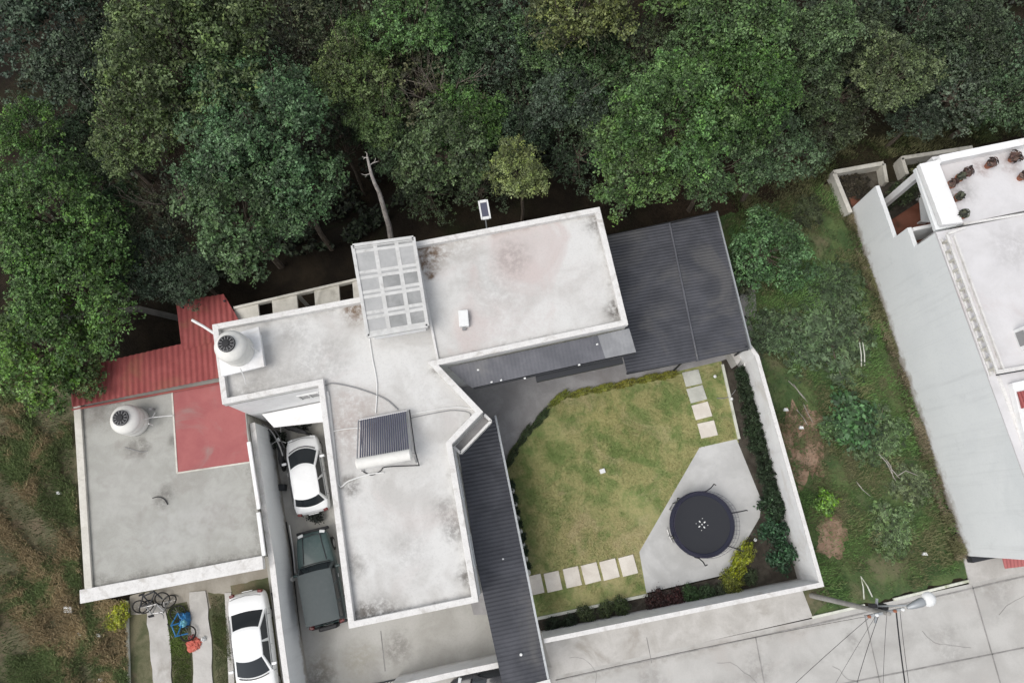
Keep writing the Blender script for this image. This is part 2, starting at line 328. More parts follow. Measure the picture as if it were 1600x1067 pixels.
M['wood'] = surf('weathered wood', (.16,.12,.08), (.24,.19,.13), None, 5, .9, .3, 20, obj=True)
M['conc_pole'] = surf('cast concrete pole', (.26,.25,.23), (.34,.33,.31), None, 3, .9, .3, 20, obj=True)
M['brownfloor'] = surf('red brown courtyard floor', (.17,.065,.04), (.24,.10,.065), (.10,.055,.035), 1.2, .85, .3, 12)
M['paleroof'] = surf('pale terrace screed', (.56,.55,.55), (.64,.63,.635), (.54,.50,.495), .6, .88, .15, 10, contrast=(.3,.65), fineamt=.12,
    blobs=[B(1500,300,6,30,.4,DIRT), B(1530,265,6,22,.5,(.2,.12,.1)), B(1575,258,6,24,.4,(.2,.12,.1)), B(1580,390,6,50,.2,DIRT)])
M['facade'] = surf('dark facade opening', (.02,.02,.022), (.035,.035,.04), None, 2, .6, 0)

# ------------------------------------------------------------------ ground setting
def structure(o): o['kind'] = 'structure'; return o
def ground():
    xs = np.concatenate([np.arange(-150, -34, 6), np.arange(-34, 34, .8), np.arange(34, 151, 6)])
    ys = np.concatenate([np.arange(-120, -12, 6), np.arange(-12, 46, .8), np.arange(46, 180, 6)])
    vs = [(x, y, gz(x, y)-.02) for y in ys for x in xs]; n = len(xs)
    fs = [(j*n+i, j*n+i+1, (j+1)*n+i+1, (j+1)*n+i) for j in range(len(ys)-1) for i in range(n-1)]
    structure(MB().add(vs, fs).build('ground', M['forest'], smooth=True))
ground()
lay = [0]
def sheet(name, pts, mat, z=0.0, thick=.0):
    """flat ground sheet, each laid 4 mm above the last"""
    lay[0] += 1; z = z+.004*lay[0]
    pl = PX(pts, z)
    return structure(MB().prism(pl, z-max(thick, .012+.004*lay[0]), z).build(name, mat))
def wavy(pts, amp, step=8):
    out = []
    for a, b in zip(pts, pts[1:]+pts[:1]):
        L = math.hypot(b[0]-a[0], b[1]-a[1]); k = max(1, int(L/step))
        for i in range(k):
            t = i/k; o = amp if i else amp*.3
            out.append((lerp(a[0], b[0], t)+random.uniform(-o, o), lerp(a[1], b[1], t)+random.uniform(-o, o)))
    return out
sheet('rough_ground', [(-500,640),(112,600),(135,930),(205,945),(215,1500),(-500,1500)], M['lot_left'])
sheet('vacant_lot', wavy([(1105,345),(1300,290),(1330,330),(1515,900),(1275,965),(1240,915),(1160,600)], 3), M['lot'])
def ragged(cx, cy, rx, ry, seed, n=64):
    out = []
    for k in range(n):
        a = -2*math.pi*k/n; f = 1+.20*math.sin(2*a+seed)+.13*math.sin(5*a+seed*2)+.09*math.sin(11*a+seed*3)+.06*math.sin(19*a+seed)
        out.append((cx+rx*f*math.cos(a)+.16*(math.sin(a)*ry), cy+ry*f*math.sin(a)))
    return out
sheet('bare_soil', ragged(1252,694,32,70,2.1), M['bare'])
sheet('bare_soil', ragged(1300,838,27,30,4.0,48), M['bare'])
sheet('yard_ground', [(203,930),(430,870),(480,1500),(210,1500)], M['lot_left'])
sheet('yard_paving', wavy([(203,932),(425,868),(432,900),(360,915),(362,928),(325,925),(330,950),(296,955),(292,940),(268,945),(262,958),(205,960)], 1.5), M['tan'])
sheet('driveway', [(385,600),(560,560),(760,560),(850,960),(872,1080),(470,1160),(440,1060),(400,760)], M['concrete'])
sheet('patio', [(640,560),(1180,440),(1185,560),(1128,572),(1000,610),(880,640),(800,725),(850,960),(740,960)], M['patio'])
sheet('lawn', [(786,742),(796,704),(838,655),(873,619),(1000,594),(1127,564),(1160,690),(1095,705),(1000,862),(1012,930),(838,968)], M['lawn'])
sheet('garden_bed', [(1127,564),(1172,545),(1250,906),(846,988),(836,966),(1012,928),(1140,898),(1187,806),(1153,686)], M['soil_bed'])
sheet('garden_slab', [(1093,699),(1151,686),(1190,782),(1187,808),(1136,897),(1010,926),(999,862)], M['slab'])
sheet('road', [(-400,1375),(872,1052),(1270,966),(1515,912),(2200,758),(2200,1500),(-400,1700)], M['road'])
sheet('pavement', [(846,989),(1250,907),(1254,922),(1270,964),(866,1056)], M['pavement'], 0, .1)
sheet('entrance_paving', [(430,1090),(785,1040),(868,1042),(872,1085),(420,1195)], M['pavement'])
sheet('verge', [(1254,922),(1290,915),(1300,935),(1275,955),(1270,963)], M['lot_left'])
sheet('forecourt', [(1505,870),(1800,800),(2200,720),(2200,758),(1515,912)], M['pavement'])
# joints and kerbs
j = MB()
for a, b, w in (((868,1062),(1272,975),.05), ((1272,975),(1800,854),.06), ((900,1150),(1545,1022),.05), ((1545,1022),(1900,950),.05), ((1518,915),(1562,1067),.05), ((1562,1067),(1590,1180),.05),
                ((1180,995),(1215,1180),.04), ((1350,960),(1400,1180),.03)):
    j.wallseg(P(*a), P(*b), w, .05, .0725)
structure(j.build('road_joints', M['joint']))
j = MB(); j.wallseg(P(595,985), P(602,1048), .04, .0, .0405); j.wallseg(P(1010,995), P(1018,1035), .03, .05, .0605)
structure(j.build('paving_joints', M['joint']))

rs_ = random.Random(3)
for (x, y, a, n) in ((1120,1035,.3,9),(1440,985,-.9,8),(930,1070,.9,7),(1300,1040,-.2,10),(1560,960,.7,7)):
    m = MB(); p = P(x, y)
    for _ in range(n):
        a += rs_.uniform(-.6,.6); q = p+Vector((math.cos(a), math.sin(a), 0))*rs_.uniform(.15,.4); m.wallseg(p, q, rs_.uniform(.012,.022), .045, .0585); p = q
    structure(m.build('road_crack', M['joint']))
# garden edging
def edging(name, label, pts, w=.13, h=.14, mat='kerb'):
    m = MB()
    for a, b in zip(pts, pts[1:]): m.wallseg(P(*a), P(*b), w, 0, h)
    return tag(m.build(name, M[mat], bevel=.01), label, 'edging')
edging('garden_edging', 'long cream edging strip between the lawn and the south flower bed', [(838,966),(1011,929)])
edging('garden_edging', 'cream edging strip between the stepping stone lawn and the hedge bed', [(1128,570),(1154,686)])
edging('lot_kerb', 'thin pale kerb along the front of the vacant lot east of the utility pole', [(1395,936),(1512,907)], .12, .12)
edging('lot_kerb', 'thin pale kerb by the road from the garden corner to the utility pole', [(1268,964),(1350,945)], .12, .12)
edging('yard_edging', 'narrow white strip along the left side of the parking yard', [(199,938),(206,1200)], .14, .10)

# concrete wheel strips in the left yard
for lab, q in (('left concrete wheel strip in the grassy parking yard', [(229,945),(258,940),(268,1010),(270,1200),(246,1200),(240,1060)]),
               ('right concrete wheel strip beside the white sedan', [(297,925),(322,922),(332,1010),(336,1200),(304,1200),(302,1020)])):
    pl = PX(wavy(q, 1.2, 14), 0); structure(MB().prism(pl, 0, .085).build('wheel_strip', M['pavement']))
structure(MB().prism(PX([(352,926),(362,925),(372,1200),(364,1200)], 0), 0, .085).build('wheel_strip', M['pavement']))

# stepping stones
mb = MB()
rot_s = math.atan2(*(lambda d: (d.y, d.x))(P(998,862)-P(820,905)))
sp = [(835,913),(864,908),(894,901),(923,895),(952,889),(981,883)]
names = ['westernmost stone, partly under the black side roof, in the row of six across the lawn', 'second stone from the black side roof in the row of six across the lawn', 'third stone from the black side roof in the row of six across the lawn',
         'fourth stone from the black side roof in the row of six across the lawn', 'fifth stone from the black side roof in the row of six across the lawn', 'easternmost stone, touching the trampoline slab, in the row of six']
st = MB(); st.box((0,0,0), (.72,.82,.09)); sobj = None
sme = None
def stone(p, rz, w, l, mat, label, group):
    o = MB().box((0,0,.045), (w, l, .11)).build('stepping_stone', M[mat], bevel=.012)
    o.location = p; o.rotation_euler = (0,0,rz); return tag(o, label, 'stepping stone', group)
for p, n in zip(sp, names): stone(P(*p), rot_s+random.uniform(-.02,.02), .74+random.uniform(-.03,.03), .86, 'stone', n, 'row of six pale stepping stones')
d = P(1080,592)-P(1104,672); rot_n = math.atan2(d.y, d.x)-math.pi/2
for p, n, mt in zip([(1081,591),(1088,616),(1096,642),(1105,671)], ['northernmost, greyest square stone, nearest the patio, in the row of four', 'second square stone from the patio in the row of four', 'third square stone from the patio in the row of four', 'southernmost square stone, next to the trampoline slab, in the row of four'], ['stone_grey','stone_grey','stone','stone']):
    stone(P(*p), rot_n+random.uniform(-.03,.03), .84, .74, mt, n, 'row of four square stepping stones')

# ------------------------------------------------------------------ poly tools
def inset(poly, d):
    pl = [Vector((q[0], q[1])) for q in poly]; n = len(pl)
    ar = sum(pl[i].x*pl[(i+1)%n].y-pl[(i+1)%n].x*pl[i].y for i in range(n))
    sg = 1 if ar > 0 else -1; out = []
    for i in range(n):
        a, b, c = pl[i-1], pl[i], pl[(i+1)%n]
        d1 = (b-a).normalized(); d2 = (c-b).normalized()
        n1 = Vector((-d1.y, d1.x))*sg; n2 = Vector((-d2.y, d2.x))*sg
        m = (n1+n2); m = m/max(.25, m.dot(n1)) if m.length > 1e-6 else n1
        out.append(b+m*d)
    return out
def ring(poly, w, z0, z1):
    inn = inset(poly, w); n = len(poly); m = MB()
    o = [(q[0], q[1]) for q in poly]; i_ = [(q[0], q[1]) for q in inn]
    vs = [(*q, z0) for q in o]+[(*q, z1) for q in o]+[(*q, z1) for q in i_]+[(*q, z0) for q in i_]
    fs = []
    for k in range(n):
        l = (k+1) % n
        fs += [(k, l, n+l, n+k), (n+k, n+l, 2*n+l, 2*n+k), (2*n+k, 2*n+l, 3*n+l, 3*n+k)]
    m.add(vs, fs); return m, inn
def plane_fit(pts):
    A = np.array([(p[0], p[1], 1) for p in pts]); z = np.array([p[2] for p in pts])
    c = np.linalg.lstsq(A, z, rcond=None)[0]; return lambda x, y: float(c[0]*x+c[1]*y+c[2])
def corrugated(pts, ridge_dir, pitch, amp, thick=.015, trap=False):
    """corrugated sheet over a convex polygon; ridges run along ridge_dir"""
    zf = plane_fit(pts); r = Vector((ridge_dir[0], ridge_dir[1])).normalized(); w = Vector((-r.y, r.x))
    uv = [(Vector((p[0], p[1])).dot(r), Vector((p[0], p[1])).dot(w)) for p in pts]
    v0, v1 = min(q[1] for q in uv), max(q[1] for q in uv); k = 6
    N = max(2, int((v1-v0)/pitch*k)); rows = []
    for i in range(N+1):
        v = lerp(v0+1e-4, v1-1e-4, i/N); us = []
        for a, b in zip(uv, uv[1:]+uv[:1]):
            if (a[1]-v)*(b[1]-v) <= 0 and abs(a[1]-b[1]) > 1e-9: us.append(lerp(a[0], b[0], (v-a[1])/(b[1]-a[1])))
        if len(us) < 2: continue
        ph = (v-v0)/pitch*2*math.pi; h = amp*(max(-.55, min(.55, math.sin(ph)))/.55 if trap else math.sin(ph))
        rows.append([(u, v, h) for u in np.linspace(min(us), max(us), 5)])
    m = MB(); vs = []
    for off in (0, -thick):
        for row in rows:
            for (u, v, h) in row:
                q = r*float(u)+w*v; vs.append((q.x, q.y, zf(q.x, q.y)+h+off))
    n = len(rows); c = 5; fs = []
    for i in range(n-1):
        for jx in range(c-1):
            a = i*c+jx; fs.append((a, a+1, a+c+1, a+c)); a += n*c; fs.append((a, a+c, a+c+1, a+1))
        for jx in (0, c-1):
            a = i*c+jx; fs.append((a, a+c, a+c+n*c, a+n*c))
    for i in (0, n-1):
        for jx in range(c-1): a = i*c+jx; fs.append((a, a+1, a+1+n*c, a+n*c))
    return m.add(vs, fs)

# ------------------------------------------------------------------ main house
ZT = 6.0
hp = [(331,507),(562,464),(551,397),(648,378),(937,323),(982,507),(685,570),(755,643),(706,694),(748,940),(545,982),(497,602),(347,632)]
HP = PX(hp, ZT)
U = (HP[9]-HP[10]); U.z = 0; U.normalize(); V = Vector((-U.y, U.x, 0)); HR = math.atan2(U.y, U.x)
house = thing('main_house', 'white two storey flat roofed house with angled corner in the middle', 'house', (HP[6].x, HP[6].y, 0))
main_poly = [HP[0], HP[1], HP[2], HP[3], HP[6], HP[7], HP[8], HP[9], HP[10], HP[11], HP[12]]
wing_poly = [HP[3], HP[4], HP[5], HP[6]]
wall_m = MB(); wall_m.prism([(p.x, p.y) for p in inset(HP, .04)], -.05, 5.55)
wall = wall_m.build('wall', M['white'], house)
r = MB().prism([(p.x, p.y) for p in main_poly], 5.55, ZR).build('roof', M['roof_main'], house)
r['label'] = 'pale stained main flat roof'
a3, a6 = HP[3], HP[6]
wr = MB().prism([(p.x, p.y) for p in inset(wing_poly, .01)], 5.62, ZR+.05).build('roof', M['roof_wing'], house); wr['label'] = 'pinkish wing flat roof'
pm, inn = ring(HP, .24, ZR, ZT); pm.build('parapet', M['parapet'], house, bevel=.02)
# step between main roof and wing roof
MB().wallseg(lerp(HP[3], HP[6], .05), lerp(HP[3], HP[6], .98), .10, ZR+.04, ZR+.15).build('roof_joint', M['parapet'], house)
# low curb in the south roof
q = PX([(512,612),(528,752),(556,744)], ZR)
m = MB(); m.wallseg(q[0], q[1], .09, ZR, ZR+.12); m.build('roof_curb', M['parapet'], house)
# ledge outside the angled corner
led = MB()
c7, c8 = HP[7], HP[8]; dn = (c8-c7).normalized(); outn = Vector((-dn.y, dn.x, 0))
a = c7+outn*.42; b = c8+outn*.42
led.wallseg(a, b, .10, 4.9, 5.35); led.wallseg(c7+outn*.03, a, .10, 4.9, 5.35); led.wallseg(c8+outn*.03, b, .10, 4.9, 5.35)
led.build('balcony_ledge', M['parapet'], house)
MB().prism([(v.x, v.y) for v in (c7+outn*.02, a-outn*.05, b-outn*.05, c8+outn*.02)], 4.86, 4.94).build('balcony_floor', M['patio'], house)
# windows on the visible and hidden walls
def window(pa, pb, t0, t1, z0, z1, out, root=house, fm='box', nm=2):
    a = lerp(pa, pb, t0); b = lerp(pa, pb, t1); d = (b-a); L = d.length; d.normalize(); nrm = out
    c = (a+b)/2; rz = math.atan2(d.y, d.x); zc = (z0+z1)/2
    f = MB()
    for (dz, h) in ((z0, .06), (z1, .06)): f.box((c.x+nrm.x*.02, c.y+nrm.y*.02, dz), (L+.08, .09, h), rz)
    for k in range(nm+1):
        e = lerp(a, b, k/nm); f.box((e.x+nrm.x*.02, e.y+nrm.y*.02, zc), (.05, .08, z1-z0), rz)
    w = f.build('window', M[fm], root)
    MB().box((c.x+nrm.x*.005, c.y+nrm.y*.005, zc), (L-.06, .05, z1-z0-.07), rz).build('pane', M['glass'], w)
south = -V
w11, w12 = [Vector((p.x, p.y, 0)) for p in (inset(HP, .04)[11], inset(HP, .04)[12])]
window(w12, w11, .68, .90, 3.9, 4.7, south)
wi = [Vector((p.x, p.y, 0)) for p in inset(HP, .04)]
for (i, jx, ts) in ((8, 9, ((.15,.35),(.6,.8))), (9, 10, ((.2,.45),(.6,.85))), (5, 6, ((.1,.4),(.5,.85))), (4, 5, ((.3,.6),)), (3, 4, ((.2,.4),(.6,.8))), (10, 11, ((.3,.45),(.6,.75)))):
    a, b = wi[i], wi[jx]; d = (b-a).normalized(); out = Vector((d.y, -d.x, 0))
    if (a+b).length and (((a+b)/2+out*.2)-Vector((wi[6].x-2, wi[6].y, 0))).length < (((a+b)/2-out*.2)-Vector((wi[6].x-2, wi[6].y, 0))).length: out = -out
    for t0, t1 in ts:
        window(a, b, t0, t1, .9, 2.1, out); window(a, b, t0, t1, 3.8, 4.9, out)
# small lean-to over the side door in the driveway recess
k = PX([(402,668),(498,646),(497,662),(412,676)], 2.4)
zz = [w12, w11]
la, lb = w12+south*.06, w11+south*.06; lc, ld = w11+south*1.0-U*.2, w12+south*.75
zl_ = plane_fit([(la.x, la.y, 2.7), (lb.x, lb.y, 2.7), (lc.x, lc.y, 2.45)])
MB().prism([(la.x+.5*U.x, la.y+.5*U.y), (lb.x, lb.y), (lc.x-.1, lc.y), (ld.x+.9, ld.y+.2)], lambda x, y: zl_(x, y)-.08, zl_).build('lean_to_roof', M['white'], house, bevel=.01)
# polycarbonate canopy along the wing's south side
def slopeq(pts): return [P(x, y, z) for x, y, z in pts]
cq = slopeq([(700,574,5.45),(934,524,5.45),(946,560,5.2),(737,606,5.2)])
cn = corrugated(cq, (V.x, V.y), .16, .001).build('canopy', M['polycarb'], house); cn['label'] = 'dark grey canopy sheet'
cq = slopeq([(934,524,5.452),(983,513,5.452),(994,550,5.202),(946,560,5.202)])
cn = corrugated(cq, (V.x, V.y), .16, .001).build('canopy', M['polycarb_pale'], house); cn['label'] = 'paler canopy sheet at the east end'
g = MB(); g.tube([P(740,607,5.08), P(992,552,5.08)], .05, 8)
g.build('gutter', M['dsteel'], house)
MB().wallseg(P(838,592,5.0), P(973,563,5.0), .26, 4.82, 5.0).build('canopy_beam', M['dsteel'], house)
for t in (.45, .7, .95):
    a = lerp(P(740,607,5.1), P(992,552,5.1), t)+V*1.05
    MB().tube([(a.x, a.y, 5.1), (a.x, a.y, 0)], .045, 6).build('canopy_post', M['dsteel'], house)
for px_, py_ in ((783,594),(768,597),(860,545),(905,570),(820,591),(747,578),(933,538)):
    MB().box(P(px_, py_, 5.38), (.09,.06,.05), random.random()).build('roofing_screw_cap', M['box'], house)
# rear pergola slab with openings
pa, pb = HP[0], HP[1]; nn = V
zp = 2.9
ra, rb = P(366,482,zp), P(560,437,zp); rc, rd = P(560,468,zp), P(368,508,zp)
m = MB(); m.wallseg(ra, rb, .12, zp-.2, zp+.1)
segs = [(0,.20),(.33,.50),(.66,.78),(.90,1.0)]; segs = [(0,.19),(.30,.50),(.64,.84),(.95,1.0)]
for t0, t1 in segs:
    q4 = [lerp(ra, rb, t0), lerp(ra, rb, t1), lerp(rd, rc, t1)-V*.9, lerp(rd, rc, t0)-V*.9]
    m.prism([(p.x, p.y) for p in q4], zp-.15, zp)
m.build('rear_pergola', M['cream'], house)
for t in (0.02, .5, .97):
    a = lerp(ra, rb, t); MB().tube([(a.x, a.y, zp-.2), (a.x, a.y, gz(a.x, a.y)-.2)], .09, 8).build('pergola_post', M['cream'], house)
# white spout at the north-west corner
s_ = MB().tube([P(300,500,5.8), P(318,510,5.8), P(338,523,5.85)], .06, 8).build('roof_spout', M['pipe'], house)

# rooflight over the stairs
sk = [(551,384),(646,371),(668,509),(575,525)]; zs = 6.75
S = PX(sk, zs)
m = MB(); bw = .10
for a, b in zip(S, S[1:]+S[:1]): m.wallseg(a, b, .14, zs-.12, zs+.03)
rows = [.0,.13,.335,.40,.545,.61,.765,.83,1.0]
for t in (.075,.31,.37,.53,.585,.755,.81,.97):
    m.wallseg(lerp(S[0], S[3], t), lerp(S[1], S[2], t), .13, zs-.08, zs-.005)
for t in (.36,.71): m.wallseg(lerp(S[0], S[1], t), lerp(S[3], S[2], t), .17, zs-.07, zs-.002)
m.wallseg(lerp(S[0], S[3], .03), lerp(S[1], S[2], .03), .04, zs-.08, zs+.03)
sf = m.build('rooflight', M['skyframe'], house); sf['label'] = 'white framed rooflight over the stairwell'
for (t0, t1, mt) in ((.08,.31,'skypane'),(.37,.53,'skypane_dark'),(.585,.755,'skypane_dark'),(.81,.97,'skypane_dark'),(.0,.075,'skypane_dark')):
    for (s0, s1) in ((0,.36),(.36,.71),(.71,1)):
        q4 = [lerp(lerp(S[0], S[1], s), lerp(S[3], S[2], s), t) for s, t in ((s0,t0),(s1,t0),(s1,t1),(s0,t1))]
        MB().prism([(p.x, p.y) for p in q4], zs-.05, zs-.02+.002*random.random()).build('rooflight_pane', M['skypane' if (mt == 'skypane' or s0 == 0) else mt], sf)
for (t0, t1) in ((.31,.37),(.53,.585),(.755,.81)):
    q4 = [lerp(lerp(S[0], S[1], s), lerp(S[3], S[2], s), t) for s, t in ((0,t0),(1,t0),(1,t1),(0,t1))]
    MB().prism([(p.x, p.y) for p in q4], zs-.045, zs-.016).build('ridge_flashing', M['skypane'], sf)
m = MB()
for a, b in zip(inset(S, .15), inset(S, .15)[1:]+inset(S, .15)[:1]): m.wallseg(a, b, .12, 5.5, zs-.12)
m.build('rooflight_upstand', M['white'], sf)

# things lying on the roof
c = P(725,500,ZR)
ac = thing('roof_vent_box', 'small white box lying on the wing roof', 'vent box', (c.x, c.y, ZR+.05), HR+math.pi/2-.1)
MB().box((0,0,.14), (.72,.42,.28)).build('housing', M['box'], ac, bevel=.03, world=False)
MB().box((-.44,.02,.10), (.10,.16,.12)).build('outlet', M['grey'], ac, world=False)
MB().box((.05,-.23,.14), (.3,.03,.16)).build('grille', M['grey'], ac, world=False)
def hose(name, label, pts, r, mat, z, cat='hose'):
    pp = [P(a, b, z+.02+r) for a, b in pts]; sm = []
    for i in range(len(pp)-1):
        p0, p1, p2, p3 = pp[max(i-1,0)], pp[i], pp[i+1], pp[min(i+2, len(pp)-1)]
        for t in (0, .25, .5, .75):
            sm.append(.5*((2*p1)+(p2-p0)*t+(2*p0-5*p1+4*p2-p3)*t*t+(3*p1-p0-3*p2+p3)*t**3))
    sm.append(pp[-1]); return tag(MB().tube(sm, r, 6).build(name, mat, smooth=True), label, cat)
hose('roof_conduit', 'thin white conduit running south across the roof from the rooflight', [(577,527),(582,560),(589,600),(587,645)], .025, M['pipe'], ZR, 'pipe')
hose('roof_hose', 'dark curved hose from the recess corner towards the solar water heater', [(502,606),(515,599),(530,600),(560,607),(600,622),(622,640)], .03, M['grey'], ZR)
hose('roof_pipe', 'pale pipe across the roof from the solar heater to the east parapet', [(640,648),(680,640),(715,636),(745,640)], .022, M['pipe'], ZR, 'pipe')
hose('roof_cable', 'grey cable beside the pale pipe east of the solar heater', [(641,653),(680,645),(712,641),(736,650),(705,690)], .018, M['grey'], ZR, 'cable')
hose('roof_pipe', 'pale pipe west of the solar heater above the driveway parapet', [(518,674),(540,670),(562,668)], .022, M['pipe'], ZR, 'pipe')
hose('roof_pipe', 'pale pipe along the curb from the driveway parapet to below the solar heater', [(514,618),(522,690),(529,757),(545,751),(575,741),(600,738)], .03, M['pipe'], ZR, 'pipe')
hose('roof_hose', 'dark tangled hose on the roof just south of the solar heater tank', [(565,735),(580,742),(595,735),(600,730),(625,728),(655,727)], .02, M['black'], ZR)
hose('roof_pipe', 'dark pipe lying along the parapet below the big water tank slab', [(352,592),(354,612),(358,622),(392,614)], .02, M['grey'], ZR, 'pipe')
# solar water heater
hc = P(600,685,ZR); sh = thing('solar_water_heater', 'evacuated tube solar water heater with white tank on the roof', 'solar heater', (hc.x, hc.y, ZR))
TL, TR, BR_, BL_ = P(563,656,6.0), P(634,642,6.0), P(640,706,6.75), P(561,720,6.75)
for i in range(22):
    t = (i+.5)/22; a = lerp(TL, TR, t); b = lerp(BL_, BR_, t)
    MB().tube([a, b], .033, 8).build('solar_tube', M['tube'], sh, smooth=True)
d = (BR_-BL_).normalized(); a = BL_-d*.12+Vector((0,0,.12))-V*.12; b = BR_+d*.10+Vector((0,0,.12))-V*.12
MB().tube([a, a+d*.04, a+d*.08, b-d*.08, b-d*.04, b], [.10,.19,.225,.225,.19,.10], 20).build('tank', M['tank'], sh, smooth=True)
m = MB(); m.tube([TL-d*.05, TR+d*.05], .045, 6)
for e0, e1 in ((TL, BL_), (TR, BR_)):
    o = d*(.08 if e0 is TR else -.08); m.tube([e0+o, e1+o], .028, 6)
    m.tube([e1+o, Vector((e1.x+o.x, e1.y+o.y, ZR))], .025, 6); m.tube([Vector((e0.x+o.x, e0.y+o.y, ZR)), e0+o], .025, 6)
    f = Vector((e1.x, e1.y, ZR+.03))+o-V*.35; m.tube([f, Vector((e0.x, e0.y, ZR+.03))+o], .02, 6); m.tube([f, e1+o], .02, 6)
m.build('frame', M['steel'], sh)
m = MB(); e = TR+d*.17; m.tube([e, e+Vector((0,0,.1)), BR_+d*.22, P(655,727,ZR+.1)], .022, 6); m.build('hot_water_pipe', M['black'], sh)
# water tanks
def water_tank(label, c, rad, h, pipes):
    t = thing('water_tank', label, 'water tank', c, .3, 'white roof water tanks')
    MB().lathe([(rad*.96,0),(rad,.04),(rad,h*.28),(rad*.97,h*.31),(rad*1.0,h*.34),(rad*1.0,h*.60),(rad*.97,h*.63),(rad,h*.66),(rad*.97,h*.75),(rad*.84,h*.86),(rad*.60,h*.94),(rad*.50,h*.97),(rad*.48,h*1.0)], n=40).build('body', M['tank'], t, smooth=True, world=False)
    lid = MB().lathe([(rad*.50,h*.99),(rad*.52,h*1.0),(rad*.52,h*1.05),(rad*.46,h*1.07),(rad*.20,h*1.075),(rad*.18,h*1.10),(rad*.01,h*1.105)], n=28).build('lid', M['black'], t, smooth=True, world=False)
    m = MB()
    for k in range(12):
        a = k*math.pi/6; m.box((math.cos(a)*rad*.36, math.sin(a)*rad*.36, h*1.085), (rad*.2, .02, .02), a)
    m.lathe([(rad*.44, h*1.062), (rad*.47, h*1.075), (rad*.49, h*1.062)], n=28, cap=False)
    m.build('lid_ribs', M['grey'], lid, world=False)
    for pts in pipes: MB().tube([Vector(q)-Vector(c) for q in pts], .025, 6).build('pipe', M['pipe'], t, world=False).rotation_euler = (0,0,-.3)
    return t
c1 = P(211,659,3.02)
water_tank('white water tank with black lid on the grey left roof', (c1.x, c1.y, 3.02), .66, 1.22, [[P(225,655,3.6), P(238,652,3.3), P(258,650,3.15), P(270,649,3.12)], [P(232,662,3.9), P(240,664,3.2)], [P(238,652,3.3), P(242,645,3.1)]])
m = MB(); m.lathe([(.05,0),(.07,.35),(.09,.36),(.02,.42)], P(241,640,3.0), 10); tag(m.build('roof_vent', M['grey']), 'little grey vent pipe beside the left roof water tank', 'vent')
ts = PX([(338,530),(404,510),(413,572),(346,588)], 6.35)
tb = thing('tank_base', 'raised white concrete slab under the corner roof water tank', 'tank base', (ts[0].x, ts[0].y, ZR))
MB().prism([(p.x, p.y) for p in ts], 6.22, 6.35).build('slab', M['white'], tb, bevel=.015)
for a, b in ((0,3),(1,2)):
    ii = inset(ts, .18); m = MB(); m.wallseg(ii[a], ii[b], .14, ZR, 6.22); m.build('support_wall', M['white'], tb)
c2 = P(373,549,6.35)
water_tank('white water tank with black lid on a raised slab at the house corner', (c2.x, c2.y, 6.35), .66, 1.30, [[P(388,535,6.9), P(400,548,6.6), P(410,552,6.0)], [P(375,575,6.8), P(382,590,6.4), P(384,600,5.9)]])

# ------------------------------------------------------------------ left neighbour house
lh_px = [(112,590),(135,918),(412,870),(386,600)]
ZL = 3.0
LP = PX([(100,566),(131,920),(411,871),(388,700)], 3.15)
nw = P(112,578,3.15)
left = thing('neighbour_house', 'low grey roofed neighbour house with red roof areas on the left', 'house', (LP[1].x, LP[1].y, 0))
# east side runs parallel to the driveway wall up to the red roof
E0 = P(411,871,3.15); E1 = P(384,660,3.15); eN = E0+(E1-E0)*1.35; wN = P(113,588,3.15)
lp = [wN, P(131,920,3.15), E0, eN]
MB().prism([(p.x, p.y) for p in inset(lp, .03)], -.05, 2.85).build('wall', M['cream'], left)
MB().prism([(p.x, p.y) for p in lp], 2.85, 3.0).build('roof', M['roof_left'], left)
rp = PX([(269,612),(378,591),(390,722),(277,739)], 3.0)
o = MB().prism([(p.x, p.y) for p in rp], 2.99, 3.006).build('painted_patch', M['redpaint'], left); o['label'] = 'faded red painted rectangle on the roof'
m = MB(); m.wallseg(P(269,612,3), P(277,739,3), .07, 3.0, 3.03); m.wallseg(P(277,739,3), P(390,722,3), .07, 3.0, 3.03); m.build('patch_border', M['cream'], left)
m = MB(); m.wallseg(P(120,632,3.15), P(138,922,3.15), .32, 3.0, 3.15); m.build('parapet', M['cream'], left, bevel=.02)
m = MB(); m.wallseg(P(125,932,3.15), P(411,878,3.15), .56, 2.85, 3.18); m.build('parapet', M['parapet'], left, bevel=.02)
m = MB(); m.wallseg(P(388,690,3.15), P(404,795,3.15), .16, 3.0, 3.15); m.wallseg(P(403,800,3.15), P(412,868,3.15), .16, 3.0, 3.15); m.build('parapet', M['white'], left, bevel=.02)
# red corrugated roofs
hw = wi[0]; hs = wi[12]; wd = (hs-hw).normalized()
def on_wall(py, z):  # point beside the west wall of the main house
    t0, t1 = -2, 3
    for _ in range(40):
        t = (t0+t1)/2; q_ = hw+(hs-hw)*t
        yy = proj(Vector((q_.x, q_.y, z)))[1]
        if yy < py: t0 = t
        else: t1 = t
    q_ = hw+(hs-hw)*t; return Vector((q_.x-.06, q_.y, z))
def proj(v):
    x, y, z = v.x, v.y, v.z-CAM_H
    yc = y*_c+z*_s; zc = -y*_s+z*_c
    return 800+F*x/-zc, 533.5-F*yc/-zc
rr = [P(108,574,3.25), P(113,636,3.45), P(352,589,3.45), on_wall(588,3.45), on_wall(505,3.3)]
rq = [P(104,578,3.2), P(113,636,3.45), on_wall(583,3.45), on_wall(512,3.2)]
dV = (P(113,636,3.45)-P(108,574,3.25)); dV = Vector((V.x, V.y))
corrugated([P(106,578,3.22), P(113,636,3.45), on_wall(584,3.45), on_wall(518,3.22)], (V.x*.9-.03, V.y), .262, .028, trap=False).build('red_roof', M['redmetal'], left)
zf_ = plane_fit([P(106,578,3.22), P(113,636,3.45), on_wall(584,3.45), on_wall(518,3.22)])
